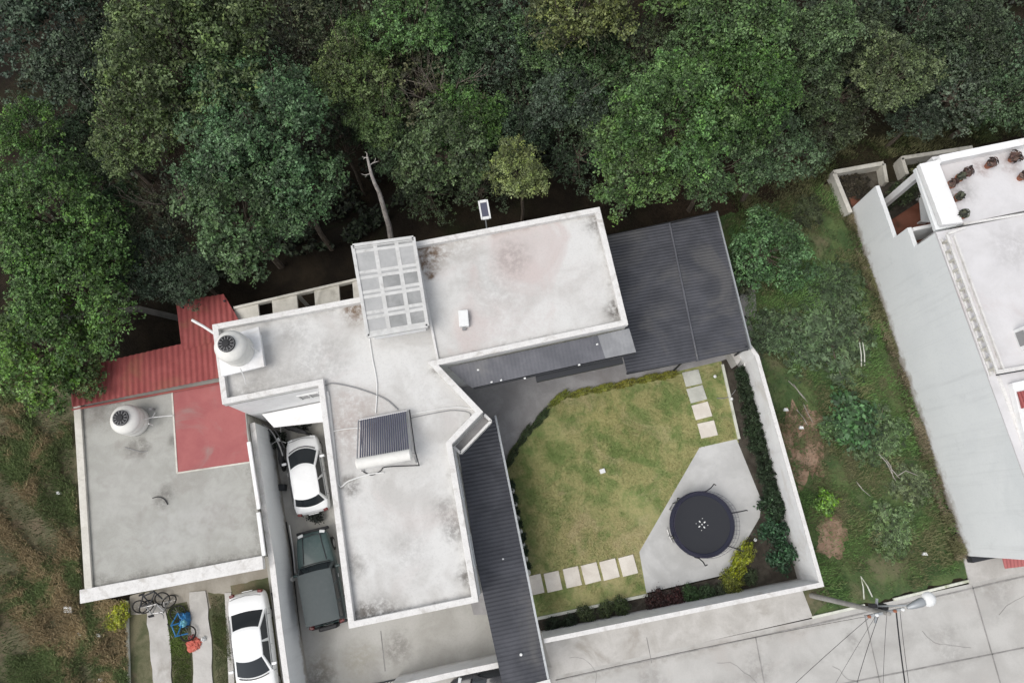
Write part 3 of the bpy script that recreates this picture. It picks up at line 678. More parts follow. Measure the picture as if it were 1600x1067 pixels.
corrugated([Vector((p.x, p.y, zf_(p.x, p.y)+.035)) for p in (P(275,472,2.95), P(350,460,2.95), P(374,500,3.1), P(352,530,3.2), P(286,548,3.2))], (V.x*.9-.03, V.y), .262, .028).build('red_roof', M['redmetal'], left)
m = MB(); a = P(113,640,3.12); b = on_wall(592,3.12); m.tube([a, b], .05, 6); m.build('gutter', M['redmetal'], left)
for px_, py_ in ((140,575),(285,530),(285,480),(350,470)):
    a = P(px_, py_, 3.15); MB().tube([(a.x, a.y, 3.15), (a.x, a.y, gz(a.x, a.y)-.2)], .05, 6).build('post', M['dsteel'], left)
hose('roof_debris', 'dark wire scraps lying near the middle of the grey left roof', [(238,778),(248,776),(257,780),(262,788)], .02, M['black'], 3.0, 'wire')
hose('roof_debris', 'short dark wire lying on the grey roof south of its water tank', [(195,699),(210,703),(222,706),(230,704)], .015, M['grey'], 3.0, 'wire')

# dark rear yard wall among the trees
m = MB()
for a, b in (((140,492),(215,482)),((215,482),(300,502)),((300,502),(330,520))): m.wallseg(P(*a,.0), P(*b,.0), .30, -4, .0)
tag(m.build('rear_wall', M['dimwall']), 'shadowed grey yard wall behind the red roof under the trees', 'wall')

# ------------------------------------------------------------------ free standing walls
def bwall(name, label, pts, h, w=.16, mat='white', z0=-.05, cat='wall', cap=True):
    q = [P(a, b, h) for a, b in pts]; n = len(q); L = []; Rr = []
    for i, p in enumerate(q):
        d = (q[min(i+1, n-1)]-q[max(i-1, 0)]); d.z = 0; d.normalize()
        if 0 < i < n-1:
            d1 = (q[i]-q[i-1]).normalized(); d2 = (q[i+1]-q[i]).normalized(); s = 1/max(.4, math.cos(d1.angle(d2)/2))
        else: s = 1
        nn_ = Vector((-d.y, d.x, 0))*w/2*s; L.append(p+nn_); Rr.append(p-nn_)
    t = thing(name, label, cat, (q[0].x, q[0].y, 0))
    poly = [(p.x, p.y) for p in L+Rr[::-1]]
    MB().prism(poly, z0, h-.06 if cap else h).build('wall_face', M[mat], t)
    if cap:
        m = MB().prism([(p.x, p.y) for p in inset([Vector((a, b)) for a, b in poly], -.012)], h-.06, h); m.build('coping', M['parapet'], t)
    return t
bwall('garden_wall', 'tall white garden wall running along the hedge and turning along the street', [(1172,541),(1183,556),(1284,913),(850,1001)], 2.6, .16)
bwall('driveway_wall', 'long white wall between the driveway and the grey roofed left house', [(394,661),(404,735),(414,810),(425,880),(437,985),(450,1080),(464,1200)], 2.7, .22, 'white_blue')
bwall('front_wall', 'white front wall between the driveway court and the street', [(610,1076),(700,1055),(786,1037)], 2.4, .2)
# gate west of front wall
g0, g1 = P(478,1105,2.2), P(606,1077,2.2)
gt = thing('driveway_gate', 'dark sliding gate closing the driveway at the bottom edge', 'gate', (g0.x, g0.y, 0))
m = MB()
for z in (.1, 1.1, 2.15): m.tube([Vector((g0.x, g0.y, z)), Vector((g1.x, g1.y, z))], .03, 6)
m.build('gate_rail', M['dsteel'], gt); m = MB()
for i in range(24):
    a = lerp(g0, g1, i/23); m.tube([(a.x, a.y, .1), (a.x, a.y, 2.15)], .012, 5)
m.build('gate_bars', M['dsteel'], gt)

# ------------------------------------------------------------------ black roofs
zb = 2.85
pr = thing('patio_roof', 'wide charcoal corrugated patio roof east of the house wing', 'patio roof', (*P(1070,450,0).xy, 0))
ws = wi[5]-wi[4]
def beside(pyt, z):  # along east wall of the wing
    t0, t1 = -2, 3; A_, B_ = wi[4], wi[5]
    for _ in range(40):
        t = (t0+t1)/2; q_ = A_+(B_-A_)*t
        if proj(Vector((q_.x, q_.y, z)))[1] < pyt: t0 = t
        else: t1 = t
    q_ = A_+(B_-A_)*t; return Vector((q_.x+.08, q_.y, z))
q1, q4 = beside(372, 3.15), beside(583, 3.0)
r1, r2 = P(1120,331,2.9), P(1170,545,2.75)
mid1, mid2 = P(1046,349,3.05), P(1090,563,2.95)
o = corrugated([q1, mid1, mid2, q4], (U.x, U.y), .15, .012).build('roof_sheet', M['blackmetal'], pr)
q4b = P(880,606,2.97); q5 = lerp(q1, q4, 1.0)
s2 = [P(1043,351,3.03), r1, r2, P(1087,565,2.93)]
corrugated(s2, (U.x, U.y), .15, .012).build('roof_sheet', M['blackmetal'], pr)
m = MB(); m.tube([mid1+Vector((0,0,.03)), mid2+Vector((0,0,.03))], .045, 6); m.build('ridge_strip', M['polycarb'], pr)
m = MB(); m.wallseg(P(1121,329,3.0), P(1173,545,2.85), .07, 2.7, 2.93); m.build('edge_trim', M['galv'], pr)
m = MB(); m.tube([q1+Vector((0,0,-.08)), r1+Vector((0,0,-.08))], .04, 6); m.tube([q4+Vector((0,0,-.1)), r2+Vector((0,0,-.1))], .05, 6); m.build('beam', M['dsteel'], pr)
for p in (r1, r2, lerp(q4, r2, .5), lerp(r1, r2, .5)):
    p = p+(Vector((q1.x, q1.y, p.z))-p).normalized()*.15; MB().tube([(p.x, p.y, 2.8), (p.x, p.y, gz(p.x, p.y)-.1)], .05, 6).build('post', M['dsteel'], pr)
# rear wall that carries the north side of the patio roof
bwall('rear_boundary_wall', 'dim grey wall under the north edge of the charcoal patio roof', [(900,402),(1119,352)], 2.4, .15, 'tan', -1, cap=False)
bwall('boundary_wall', 'white wall under the east edge of the charcoal patio roof', [(1116,345),(1168,541)], 2.5, .14, 'white', -.5, cap=False)
# side roof
sr = thing('side_roof', 'long narrow charcoal roof along the east side of the house', 'lean-to roof', (*P(780,850,0).xy, 0))
sq = [P(772,651,2.8), P(753,664,2.95), P(716,703,3.0), P(742,870,3.0), P(787,1078,3.0), P(856,1062,2.8)]
corrugated(sq, (U.x, U.y), .17, .014).build('roof_sheet', M['blackmetal'], sr)
m = MB(); m.wallseg(P(774,649,2.82), P(857,1062,2.82), .09, 2.66, 2.86); m.build('edge_trim', M['galv'], sr)
m = MB(); m.wallseg(P(790,1083,2.85), P(860,1064,2.85), .2, 2.6, 2.9); m.build('front_trim', M['parapet'], sr)
m = MB(); a = P(814,1022,2.95); m.lathe([(.06,0),(.06,.05),(.01,.07)], a, 10); m.build('vent_cap', M['box'], sr)
m = MB(); a = P(786,873,2.95); m.box(a, (.08,.06,.05)); m.build('vent_cap', M['box'], sr)
for t in np.linspace(.03, .90, 6):
    a = lerp(P(774,651,2.7), P(855,1058,2.7), float(t)); MB().tube([(a.x-.06, a.y, 2.7), (a.x-.06, a.y, 0)], .045, 6).build('post', M['dsteel'], sr)

# ------------------------------------------------------------------ right house
rh = thing('villa', 'large white two storey villa with roof terraces at the right edge', 'house', (*P(1505,868,0).xy, 0))
W0, W1 = P(1326,330,0), P(1507,868,0); wdir = (W1-W0).normalized(); wn_ = Vector((-wdir.y, wdir.x, 0))
if wn_.x < 0: wn_ = -wn_
def tt(px_, py_, z): return (Vector((*P(px_, py_, z).xy, 0))-W0).dot(wdir)/((W1-W0).length)
tA = tt(1395,372,3.0); tB = tt(1436,385,4.2); tC = tt(1555,585,6.2)
Wp = lambda t, off=0.0: W0+(W1-W0)*t+wn_*off
def slabp(t0, t1, o0, o1, z0, z1, name, mat, bev=0):
    return MB().prism([(p.x, p.y) for p in (Wp(t0,o0), Wp(t1,o0), Wp(t1,o1), Wp(t0,o1))], z0, z1).build(name, M[mat], rh, bevel=bev)
slabp(0, tA, 0, .2, -.05, 2.95, 'wall', 'white_blue'); slabp(tA, tB, 0, .2, -.05, 4.2, 'wall', 'white_blue')
slabp(tB, 1.0, 0, 14, -.05, 5.9, 'wall', 'white_blue')
# roof terraces
tN = tt(1466,250,6.3)
slabp(tB, tC, .0, 14, 5.9, 6.0, 'roof_terrace', 'paleroof')
slabp(tC, 1.0, .0, 14, 5.9, 5.97, 'roof', 'paleroof')
# upper north terrace block
N0 = P(1466,251,6.3); N1 = P(1608,222,6.3); N2 = P(1700,330,6.3); N3 = P(1503,347,6.3); N3b = P(1478,356,6.3)
ex = (N1-N0).normalized(); N1 = N0+ex*10; S1 = N3+ex*9
blk = [N0-ex*.9, N1, S1, N3-ex*.95]
NW_, SW_ = N0+ex*4.0, N3+ex*4.2
MB().prism([(p.x, p.y) for p in (NW_, N1, S1, SW_)], -1, 5.7).build('wall', M['white_blue'], rh)
MB().prism([(p.x, p.y) for p in (N0-ex*.85, N1, S1, N3-ex*.95)], 5.7, 5.9).build('roof', M['white_blue'], rh)
for q_ in (N0+ex*.3, N3+ex*.3): MB().box((q_.x, q_.y+(-.5 if q_ is N0 else .3), 2.8), (.3,.3,5.8), HR).build('column', M['white'], rh)
MB().prism([(p.x, p.y) for p in (N0, N1, S1, N3)], 5.9, 6.02).build('roof_terrace', M['paleroof'], rh)
MB().wallseg(N0, N1, .32, 5.9, 6.5).build('parapet', M['white'], rh, bevel=.02)
# wide white slab between courtyard and terrace
q4 = PX([(1437,256),(1466,250),(1505,347),(1473,351)], 6.3)
MB().prism([(p.x, p.y) for p in q4], 6.02, 6.3).build('parapet', M['white'], rh, bevel=.02)
m = MB(); m.wallseg(P(1428,358,4.25), P(1503,343,4.25), .16, 2.5, 4.25); m.build('courtyard_wall', M['white'], rh)
m = MB(); m.wallseg(P(1506,350,6.05), P(1700,318,6.05), .10, 6.0, 6.07); m.wallseg(P(1480,366,6.05), P(1508,356,6.05), .1, 6.0, 6.1); m.build('roof_joint', M['parapet'], rh)
# decorative block railing along the terrace edge
ra_, rb_ = Wp(tt(1475,368,6.5), .10), Wp(tC, .10)
rail = MB(); rail.wallseg(ra_, rb_, .09, 6.0, 6.08); rail.wallseg(ra_+wn_*.55, rb_+wn_*.55, .08, 6.0, 6.14)
rail.wallseg(ra_, rb_, .10, 6.42, 6.5)
ro = rail.build('terrace_railing', M['parapet'], rh)
L_ = (rb_-ra_).length; nb = int(L_/.42)
for i in range(nb):
    c = lerp(ra_, rb_, (i+.5)/nb); m = MB(); m.box((c.x, c.y, 6.25), (.12,.10,.36), HR); m.box((c.x+wn_.x*.28, c.y+wn_.y*.28, 6.02), (.22,.24,.04), HR)
    m.build('baluster', M['cream'], ro)
MB().wallseg(P(1556,582,6.05), P(1750,548,6.05), .16, 6.0, 6.2).build('parapet', M['parapet'], rh)
MB().wallseg(P(1556,586,6.0), P(1750,552,6.0), .05, 6.0, 6.06).build('roof_joint', M['dsteel'], rh)
slabp(tC+.005, 1.0, .35, .5, 5.97, 6.0, 'roof_joint', 'parapet')
# red and white roof lantern near the right edge, red awning at the street
q4 = PX([(1582,598),(1640,585),(1650,690),(1606,700)], 6.3)
MB().prism([(p.x, p.y) for p in q4], 5.97, 6.3).build('roof_lantern', M['white'], rh, bevel=.02)
q4 = PX([(1590,612),(1640,602),(1645,630),(1597,638)], 6.4)
corrugated([Vector((p.x, p.y, 6.36)) for p in q4], (wdir.x, wdir.y), .14, .015).build('roof_lantern_cover', M['redmetal'], rh)
aw = [P(1563,862,2.5), P(1700,835,2.5), P(1708,872,2.2), P(1570,888,2.2)]
corrugated(aw, (wdir.x, wdir.y), .16, .015).build('awning', M['redpaint'], rh)
q4 = [W1+wdir*.02, W1+wn_*2+wdir*.02, W1+wn_*2+wdir*.3, W1+wdir*.3]
MB().prism([(p.x, p.y) for p in q4], 0, .5).build('planter', M['dsteel'], rh)
# north-west walled planters and courtyard
q_ = [P(1303,270,1.3), P(1380,256,1.3), P(1385,286,1.3)]
m = MB(); m.wallseg(P(1303,269,.7), P(1381,255,.7), .22, -1, .7); m.wallseg(P(1304,271,.7), P(1329,332,.7), .22, -1, .7); m.wallseg(P(1381,256,.7), P(1386,285,.7), .18, -1, .7)
m.build('yard_wall', M['cream'], rh)
m = MB(); m.wallseg(P(1409,247,.8), P(1520,230,.8), .20, -1, .8); m.wallseg(P(1410,247,.8), P(1418,272,.8), .18, -1, .8); m.build('yard_wall', M['cream'], rh)
slabp(-.04, tB, .2, 8, .0, .12, 'courtyard_floor', 'brownfloor')
MB().prism([(p.x, p.y) for p in PX([(1375,290),(1440,272),(1460,300),(1390,345)], .2)], .0, .2).build('planting_bed', M['soil_bed'], rh)
MB().prism([(p.x, p.y) for p in PX([(1305,275),(1378,262),(1384,300),(1335,345)], .05)], -1, .05).build('planting_bed', M['soil_bed'], rh)
m = MB()
for i in range(6): m.wallseg(P(1450+i*1.2,300+i*6,1.2-i*.18), P(1475+i*1.2,296+i*6,1.2-i*.18), .22, 0, 1.2-i*.18)
m.build('stair', M['white'], rh)
tb2 = P(1450,322,.9); t_ = thing('courtyard_bench', 'pale bench beside the stair in the brown courtyard', 'bench', (tb2.x, tb2.y, .12), HR-.25)
MB().box((0,0,.42), (.45,1.5,.06)).build('seat', M['box'], t_, bevel=.01, world=False)
for y in (-.65,.65): MB().box((0,y,.2), (.4,.06,.4)).build('leg', M['box'], t_, world=False)
c = P(1597,530,6.0); t_ = thing('rooftop_unit', 'white box unit on the villa terrace at the right edge', 'air conditioner', (c.x, c.y, 6.0), HR)
MB().box((0,0,.35), (.5,.9,.7)).build('housing', M['box'], t_, bevel=.03, world=False); MB().box((-.26,0,.35), (.02,.6,.5)).build('grille', M['grey'], t_, world=False)

# ------------------------------------------------------------------ foliage machinery
def leaf_mesh(name, cen, nrm, size, elong=1.6, mat=None, vary=None, fold=.25):
    N = len(cen); t = rng.normal(size=(N,3)); t -= nrm*(t*nrm).sum(1)[:,None]; t /= np.linalg.norm(t, axis=1)[:,None]
    b = np.cross(nrm, t); s = size[:,None] if hasattr(size, '__len__') else size
    v = np.empty((N,4,3)); v[:,0] = cen-t*s*elong*.5; v[:,2] = cen+t*s*elong*.5
    v[:,1] = cen+b*s*.5+nrm*s*fold; v[:,3] = cen-b*s*.5+nrm*s*fold
    me = bpy.data.meshes.new(name); me.vertices.add(4*N); me.vertices.foreach_set('co', v.reshape(-1).astype(np.float32))
    tri = np.array([0,1,2,0,2,3]); idx = (np.arange(N)[:,None]*4+tri[None]).reshape(-1)
    me.loops.add(6*N); me.loops.foreach_set('vertex_index', idx.astype(np.int32))
    me.polygons.add(2*N); me.polygons.foreach_set('loop_start', (np.arange(2*N)*3).astype(np.int32))
    try: me.polygons.foreach_set('loop_total', np.full(2*N, 3, np.int32))
    except Exception: pass
    me.update(calc_edges=True)
    if vary is None: vary = rng.random((N,3))
    ca = me.color_attributes.new('vary', 'FLOAT_COLOR', 'POINT')
    cc = np.ones((N,4,4), np.float32); cc[:,:,:3] = vary[:,None,:]; ca.data.foreach_set('color', cc.reshape(-1))
    me.materials.append(mat or M['leaf']); return me
def unit(v): return v/np.linalg.norm(v, axis=1)[:,None]
def clump_crown(Rr, H, nclump, per, leaf, lobes=6, crad=(.5,.85), spiky=0.0, tuft=9, rag=.25):
    """leaves in tufts, tufts in clumps, clumps spread through an uneven dome of radius Rr and height H"""
    ph = rng.random(lobes)*2*math.pi; am = rng.uniform(.05,.24,lobes)/np.sqrt(np.arange(1,lobes+1))*1.5
    ph2 = rng.random(4)*6.28
    C = []; tries = 0
    while len(C) < nclump:
        tries += 1
        d = rng.normal(size=3); d[2] = abs(d[2])-.3; d /= np.linalg.norm(d); th = math.atan2(d[1], d[0])
        rr = 1+sum(am[k]*math.sin((k+1)*th+ph[k]) for k in range(lobes))
        q_ = rng.uniform(.35, 1.0)**.5; hh = H*(1+.22*math.sin(d[0]*3+ph2[0])*math.cos(d[1]*3+ph2[1]))
        c = np.array([d[0]*Rr*rr, d[1]*Rr*rr, d[2]*hh])*q_
        if C and tries < 6000 and min(np.linalg.norm((c-e)*np.array([1,1,.7])) for e in C) < crad[0]*.75: continue
        C.append(c)
    T = []; TN = []; TV = []
    for c in C:
        rad = rng.uniform(*crad); k = max(3, int(per/tuft*rng.uniform(.6,1.3)*(rad/crad[1])**1.2))
        d = rng.normal(size=(k,3)); d[:,2] = np.abs(d[:,2])-.35; d = unit(d); rr = rad*(.35+.65*rng.random(k)**.5)*(1+rag*(rng.random(k)**4)*3)
        sq = np.array([rng.uniform(.8,1.3), rng.uniform(.8,1.3), .8]); p = c+d*rr[:,None]*sq
        T.append(p); TN.append(unit(d*.55+np.array([0,0,1.0]))); b = rng.uniform(.25,.7); h_ = rng.random()
        v = np.stack([np.clip(b+rng.normal(size=k)*.2, .05, 1), np.clip(h_*.6+rng.random(k)*.4,0,1), rng.random(k)], 1); TV.append(v)
    T = np.vstack(T); TN = np.vstack(TN); TV = np.vstack(TV); n = len(T); tr = leaf*1.25
    off = rng.normal(size=(n,tuft,3))*tr*rng.uniform(.5,1.3,(n,1,1))*np.array([1,1,.6])
    cen = (T[:,None]+off).reshape(-1,3); nr = unit((TN[:,None]+rng.normal(size=(n,tuft,3))*.55+off*1.2).reshape(-1,3))
    va = np.clip(TV[:,None]+rng.normal(size=(n,tuft,3))*.13, 0, 1).reshape(-1,3)
    sz = (leaf*rng.uniform(.65,1.35,(n,tuft))*rng.uniform(.8,1.2,(n,1))).reshape(-1)
    return cen, nr, va, sz, C
def limb(m, a, b, r0, r1, n=5, wob=.08):
    a, b = Vector(a), Vector(b); pts = []; L = (b-a).length
    for i in range(n+1):
        t = i/n; w_ = math.sin(t*math.pi)*wob*L
        pts.append(a.lerp(b, t)+Vector((random.uniform(-1,1), random.uniform(-1,1), random.uniform(-.3,1)))*w_*.5)
    m.tube(pts, [lerp(r0, r1, i/n) for i in range(n+1)], 6)
    return pts
TREES = []
def tree_proto(Rr, H, nclump, per, leaf, trunk_h, crad=(.5,.85), spiky=0, name='broadleaf_tree'):
    cen, nr, va, sz, C = clump_crown(Rr, H, nclump, per, leaf, crad=crad, spiky=spiky)
    root = thing(name, 'tree', 'tree')
    me = leaf_mesh('crown', cen, nr, sz, 1.7, vary=va); cr = bpy.data.objects.new('crown', me); COL.objects.link(cr); cr.parent = root
    m = MB(); fork = Vector((0,0,-H*.55)); limb(m, (0,0,-trunk_h), fork, .26, .17, 6, .03)
    for c in C[::3]:
        c = Vector(c); mid = fork.lerp(c, .5)+Vector((0,0,-.15*c.length)); limb(m, fork, mid, .10, .055, 3); limb(m, mid, c, .055, .015, 3)
    m.build('trunk', M['bark'], root, smooth=True, world=False)
    return root
def pine_like(): pass
protos = {
 'a': tree_proto(3.2, 2.7, 62, 300, .125, 9, (.55,1.05)),
 'b': tree_proto(3.2, 2.6, 78, 220, .115, 9, (.45,.85)),
 'c': tree_proto(3.2, 3.0, 54, 300, .135, 9, (.45,1.0)),
 'd': tree_proto(3.2, 2.5, 48, 170, .105, 9, (.5,1.1)),
 'h': tree_proto(3.2, 2.7, 120, 330, .082, 9, (.38,.75)),
 'g': tree_proto(3.2, 2.9, 105, 330, .088, 9, (.40,.85)),
}
used = set()
def place_tree(kind, px_, py_, rpx, zc, col, label, name='broadleaf_tree', cat='tree', group='trees of the wood behind the houses'):
    src = protos[kind]
    o = src if kind not in used else copy_tree(src)
    used.add(kind)
    c = P(px_, py_, zc); s = rpx*(CAM_H-zc)/F/3.2*1.08
    o.location = (c.x, c.y, zc-.6*s); o.scale = (s, s, s*random.uniform(.9,1.1)); o.rotation_euler = (0,0,random.uniform(0,6.28))
    o.name = name; o['label'] = label; o['category'] = cat
    if group: o['group'] = group
    elif 'group' in o: del o['group']
    for ch in o.children:
        if ch.name.startswith('crown'):
            j_ = [random.uniform(.92,1.08) for _ in range(3)]
            ch.color = (col[0]*j_[0]*.92, col[1]*j_[1]*.95, col[2]*j_[2]*.90, 1)
        else:   # stretch trunk to the ground
            need = (o.location.z-gz(c.x, c.y)+.3)/s; ch.scale = (1,1,need/9.0 if kind in protos else 1)
    return o
OL=(.098,.150,.050); BG=(.074,.130,.058); GR=(.075,.145,.038); YG=(.105,.180,.034); DK=(.058,.086,.046); DB=(.060,.090,.056); BR=(.066,.082,.044); PN=(.112,.125,.045)
forest = [
 ('h',280,75,128,7.5,OL,'huge olive green tree at the top left of the wood'),
 ('b',205,215,62,6.5,OL,'olive green tree leaning below the huge top left tree'),
 ('h',400,215,112,7.5,BG,'big blue green rounded tree above the corner water tank'),
 ('b',365,335,82,6.5,BG,'blue green lower crown hanging towards the red roof, under the big rounded tree'),
 ('b',460,300,66,6.5,BG,'blue green crown on the east flank of the big rounded tree'),
 ('g',65,340,96,6.5,GR,'fresh green tree at the left edge above the yellowish one'),
 ('g',100,445,92,6.0,GR,'broad green tree left of the dark yard behind the red roof'),
 ('b',50,540,78,5.0,YG,'yellow green tree at the left edge nearest the rough ground'),
 ('b',115,575,42,4.0,OL,'small olive tree touching the left end of the red roof'),
 ('c',35,205,42,6.5,GR,'small bright green tree on the left edge, high in the wood'),
 ('d',70,60,95,4.5,DB,'dull grey green thin tree in the far top left corner'),
 ('d',110,170,75,3.5,DK,'dark thin tree between the top left corner and the olive tree'),
 ('d',150,300,60,2.5,DK,'low dark tree in the gap right of the fresh green left tree'),
 ('b',232,420,52,4.0,DB,'dark blue green tree just above the bend of the red roof'),
 ('b',296,428,38,4.0,DB,'dark crown shading the north tip of the red roof'),
 ('d',250,345,52,4.0,BR,'brownish twiggy tree left of the big rounded tree'),
 ('d',460,45,75,5.5,BR,'brownish olive thin tree right of the huge top left tree'),
 ('b',545,115,58,6.0,OL,'olive tree with pale tips in the upper middle left'),
 ('a',640,25,62,7.0,(.085,.165,.055),'bright green rounded tree at the top edge left of centre'),
 ('d',520,55,52,5.0,BR,'thin brown green tree between two brighter crowns at the top'),
 ('d',650,140,80,4.5,(.090,.10,.055),'sparse grey olive tree with bare twigs in the middle of the wood'),
 ('b',585,185,44,5.0,OL,'narrow olive tree above the tip of the dead trunk'),
 ('d',750,95,70,4.5,DB,'dim blue green tree in the upper middle of the wood'),
 ('b',690,225,68,5.0,(.080,.125,.055),'mid green tree directly above the rooflight'),
 ('d',668,292,45,2.5,DK,'dark loose tree right of the dead trunk'),
 ('c',818,270,43,5.5,(.175,.215,.07),'light yellow green tree just above the wing roof'),
 ('d',750,290,42,3.0,DK,'low dark tree behind the solar lamp'),
 ('a',900,0,78,8.0,PN,'ochre green tree crown at the top edge right of centre'),
 ('d',800,40,62,5.0,DB,'dark tree left of the ochre crown at the top'),
 ('b',885,140,58,5.0,(.062,.098,.060),'blue grey green tree below the ochre crown'),
 ('d',820,160,60,4.0,DK,'dark tree between the ochre crown and the light yellow green tree'),
 ('d',905,235,50,3.0,DK,'very dark low tree left of the large green tree by the patio roof'),
 ('d',985,60,72,5.5,BR,'brown twiggy tree right of the ochre crown'),
 ('h',1060,170,98,7.0,(.098,.168,.050),'large fresh green tree above the charcoal patio roof'),
 ('b',1000,250,70,6.0,(.092,.16,.050),'green crown overhanging the north end of the patio roof'),
 ('g',1160,135,85,7.0,GR,'full green tree right of the large fresh green one'),
 ('c',1170,35,72,7.5,(.092,.155,.055),'green tree at the top edge above the full green tree'),
 ('b',1215,235,58,5.5,BG,'blue green tree at the east end of the wood by the bare path'),
 ('b',1120,250,60,5.5,(.085,.145,.052),'low green crown between the patio roof and the bare path'),
 ('c',1285,45,58,6.5,(.10,.155,.068),'pale tipped green tree at the top right of the wood'),
 ('b',1400,115,62,6.0,(.115,.138,.060),'olive green tree alone in the dark upper right'),
 ('d',1320,140,62,4.0,BR,'brownish thin tree left of the olive green tree in the upper right'),
 ('d',1450,20,70,4.0,DK,'very dark tree at the top edge in the upper right'),
 ('b',1530,55,66,5.0,DK,'dark green tree at the top right corner region'),
 ('d',1505,140,66,4.5,(.088,.10,.068),'grey green airy tree above the villa terrace'),
 ('b',1440,175,42,3.5,DB,'small dim tree under the airy grey green tree'),
 ('d',1600,90,70,4.5,DK,'dark tree cut by the right edge of the picture'),
 ('d',535,225,38,1.5,DK,'low shadowed tree left of the dead trunk'),
 ('g',290,-90,130,7.0,OL,'olive tree beyond the huge one at the top left'),
 ('b',560,-80,110,6.0,DK,'dark tree cresting the wood beyond the upper left edge'),
 ('a',750,-90,110,6.0,BG,'blue green tree farther back than the ochre crown'),
 ('b',1060,-80,110,7.0,GR,'green tree just beyond the top edge right of the ochre crown'),
 ('d',1350,-60,110,5.0,DK,'dark tree beyond the top edge in the upper right'),
 ('b',60,-60,110,6.0,DB,'dull tree past the top left corner'),
]
forest += [
 ('b',575,60,50,5.5,GR,'green crown filling between the bright rounded tree and the brown green tree'),
 ('b',735,180,55,4.5,GR,'medium green crown right of the sparse grey olive tree'),
 ('a',700,70,70,4.5,(.080,.125,.055),'mid green crown below the bright rounded tree at the top'),
 ('b',800,205,45,3.5,DB,'dim green crown above the light yellow green tree'),
 ('b',860,60,60,5.0,(.075,.12,.05),'green crown half under the ochre crown'),
 ('a',940,120,70,5.0,(.072,.115,.05),'mid green crown left of the large fresh green tree'),
 ('b',945,190,55,4.0,(.065,.105,.048),'dusky green crown filling left of the large fresh green tree'),
 ('b',1260,120,55,5.0,(.080,.13,.055),'green crown between the full green tree and the brownish thin tree'),
 ('b',1340,60,60,4.5,(.065,.10,.048),'dusky green crown above the brownish thin tree'),
 ('b',1470,90,60,4.5,(.062,.098,.048),'dusky green crown right of the solitary olive green tree'),
 ('b',1300,190,45,3.5,(.062,.09,.045),'low dusky crown at the right end of the wood edge'),
 ('a',1560,150,60,4.0,(.075,.105,.055),'soft green crown above the villa roof parapet'),
 ('b',130,95,75,4.5,(.060,.095,.052),'dusky crown left of the huge olive green tree'),
 ('b',130,230,55,4.0,(.065,.105,.052),'dusky crown below the dull top left trees'),
 ('b',340,130,70,5.5,(.095,.15,.06),'green crown joining the two biggest trees'),
 ('b',470,160,55,5.5,(.095,.145,.06),'green crown on the upper right shoulder of the big rounded tree'),
 ('b',175,340,50,3.5,(.07,.11,.05),'green crown right of the broad left tree'),
 ('b',620,215,48,4.0,(.078,.12,.055),'green crown just right of the dead trunk tip'),
 ('b',1090,60,60,6.0,(.085,.135,.055),'green crown above the large fresh green tree'),
]
for (k, x, y, rp, z, col, lab) in forest: place_tree(k, x, y, rp, z, col, lab)
# understory that reads as one dark mass
def scatter_leaves(name, n, samp, size, col, label, cat, hgt=(.1,1.2), mat='leaf'):
    cen = []; 
    while len(cen) < n:
        p = samp()
        if p is None: continue
        cen.append(p)
    cen = np.array(cen); nn_ = unit(rng.normal(size=(n,3))*.7+np.array([0,0,1.0]))
    me = leaf_mesh(name, cen, nn_, size*rng.uniform(.6,1.4,n), 1.6, mat=M[mat]); o = bpy.data.objects.new(name, me); COL.objects.link(o); o.color = (*col, 1)
    return tag(o, label, cat, kind='stuff')
def under():
    x = random.uniform(-28, 30); y = line_y(x)+1.2+random.random()**1.2*28
    if math.sin(x*1.3+2)*math.sin(y*1.1)+.3*math.sin(x*3.1+y*2.3) < -.05: return None
    return (x, y, gz(x, y)+random.uniform(0,.7)+.4*abs(math.sin(x*2.1+y)))
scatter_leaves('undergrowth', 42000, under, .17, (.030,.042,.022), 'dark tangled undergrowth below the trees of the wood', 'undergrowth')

# bare branches: dead tree and dry twiggy trees
def branching(m, p, d, L, r, depth, spread=.6):
    e = p+d*L; pts = [p, p.lerp(e, .35)+Vector((random.uniform(-1,1), random.uniform(-1,1), random.uniform(-1,1)))*L*.05, p.lerp(e, .7)+Vector((random.uniform(-1,1), random.uniform(-1,1), random.uniform(-1,1)))*L*.06, e]
    m.tube(pts, [r, r*.85, r*.7, r*.55], 5)
    if depth == 0: return
    for _ in range(random.choice((2,3,3))):
        dd = (d+Vector((random.uniform(-1,1), random.uniform(-1,1), random.uniform(-.5,.8)))*spread).normalized()
        branching(m, random.choice(pts[2:]), dd, L*random.uniform(.55,.8), r*.55, depth-1, spread)
tp = P(574,246,5.2); b0 = P(611,372,-1.0)
dt = thing('dead_tree', 'bleached leafless dead tree trunk standing behind the rooflight', 'dead tree', (tp.x, tp.y-.6, gz(tp.x, tp.y)))
m = MB(); key = [P(613,392,.0), P(611,368,1.6), P(603,338,3.2), P(592,300,4.6), P(580,272,5.6), P(574,246,6.4)]
key = [Vector((key[0].x, key[0].y, gz(key[0].x, key[0].y)-.3))]+key; pts = [key[0]]
for a, b in zip(key, key[1:]): pts += [a.lerp(b, .5)+Vector((random.uniform(-.05,.05), random.uniform(-.05,.05), 0)), b]
pts = pts[-9:] if False else [pts[0]]+pts[-8:]
m.tube(pts, [lerp(.15, .05, i/8) for i in range(9)], 8); m.build('trunk', M['drywood'], dt, smooth=True)
for i in (3,4,5,6,7,8,8):
    m = MB(); a = pts[i]; branching(m, a, Vector((random.uniform(-1,1), random.uniform(-.4,1), random.uniform(-.1,.4))).normalized(), random.uniform(.15,.38), .028, 1); m.build('branch', M['drywood'], dt)
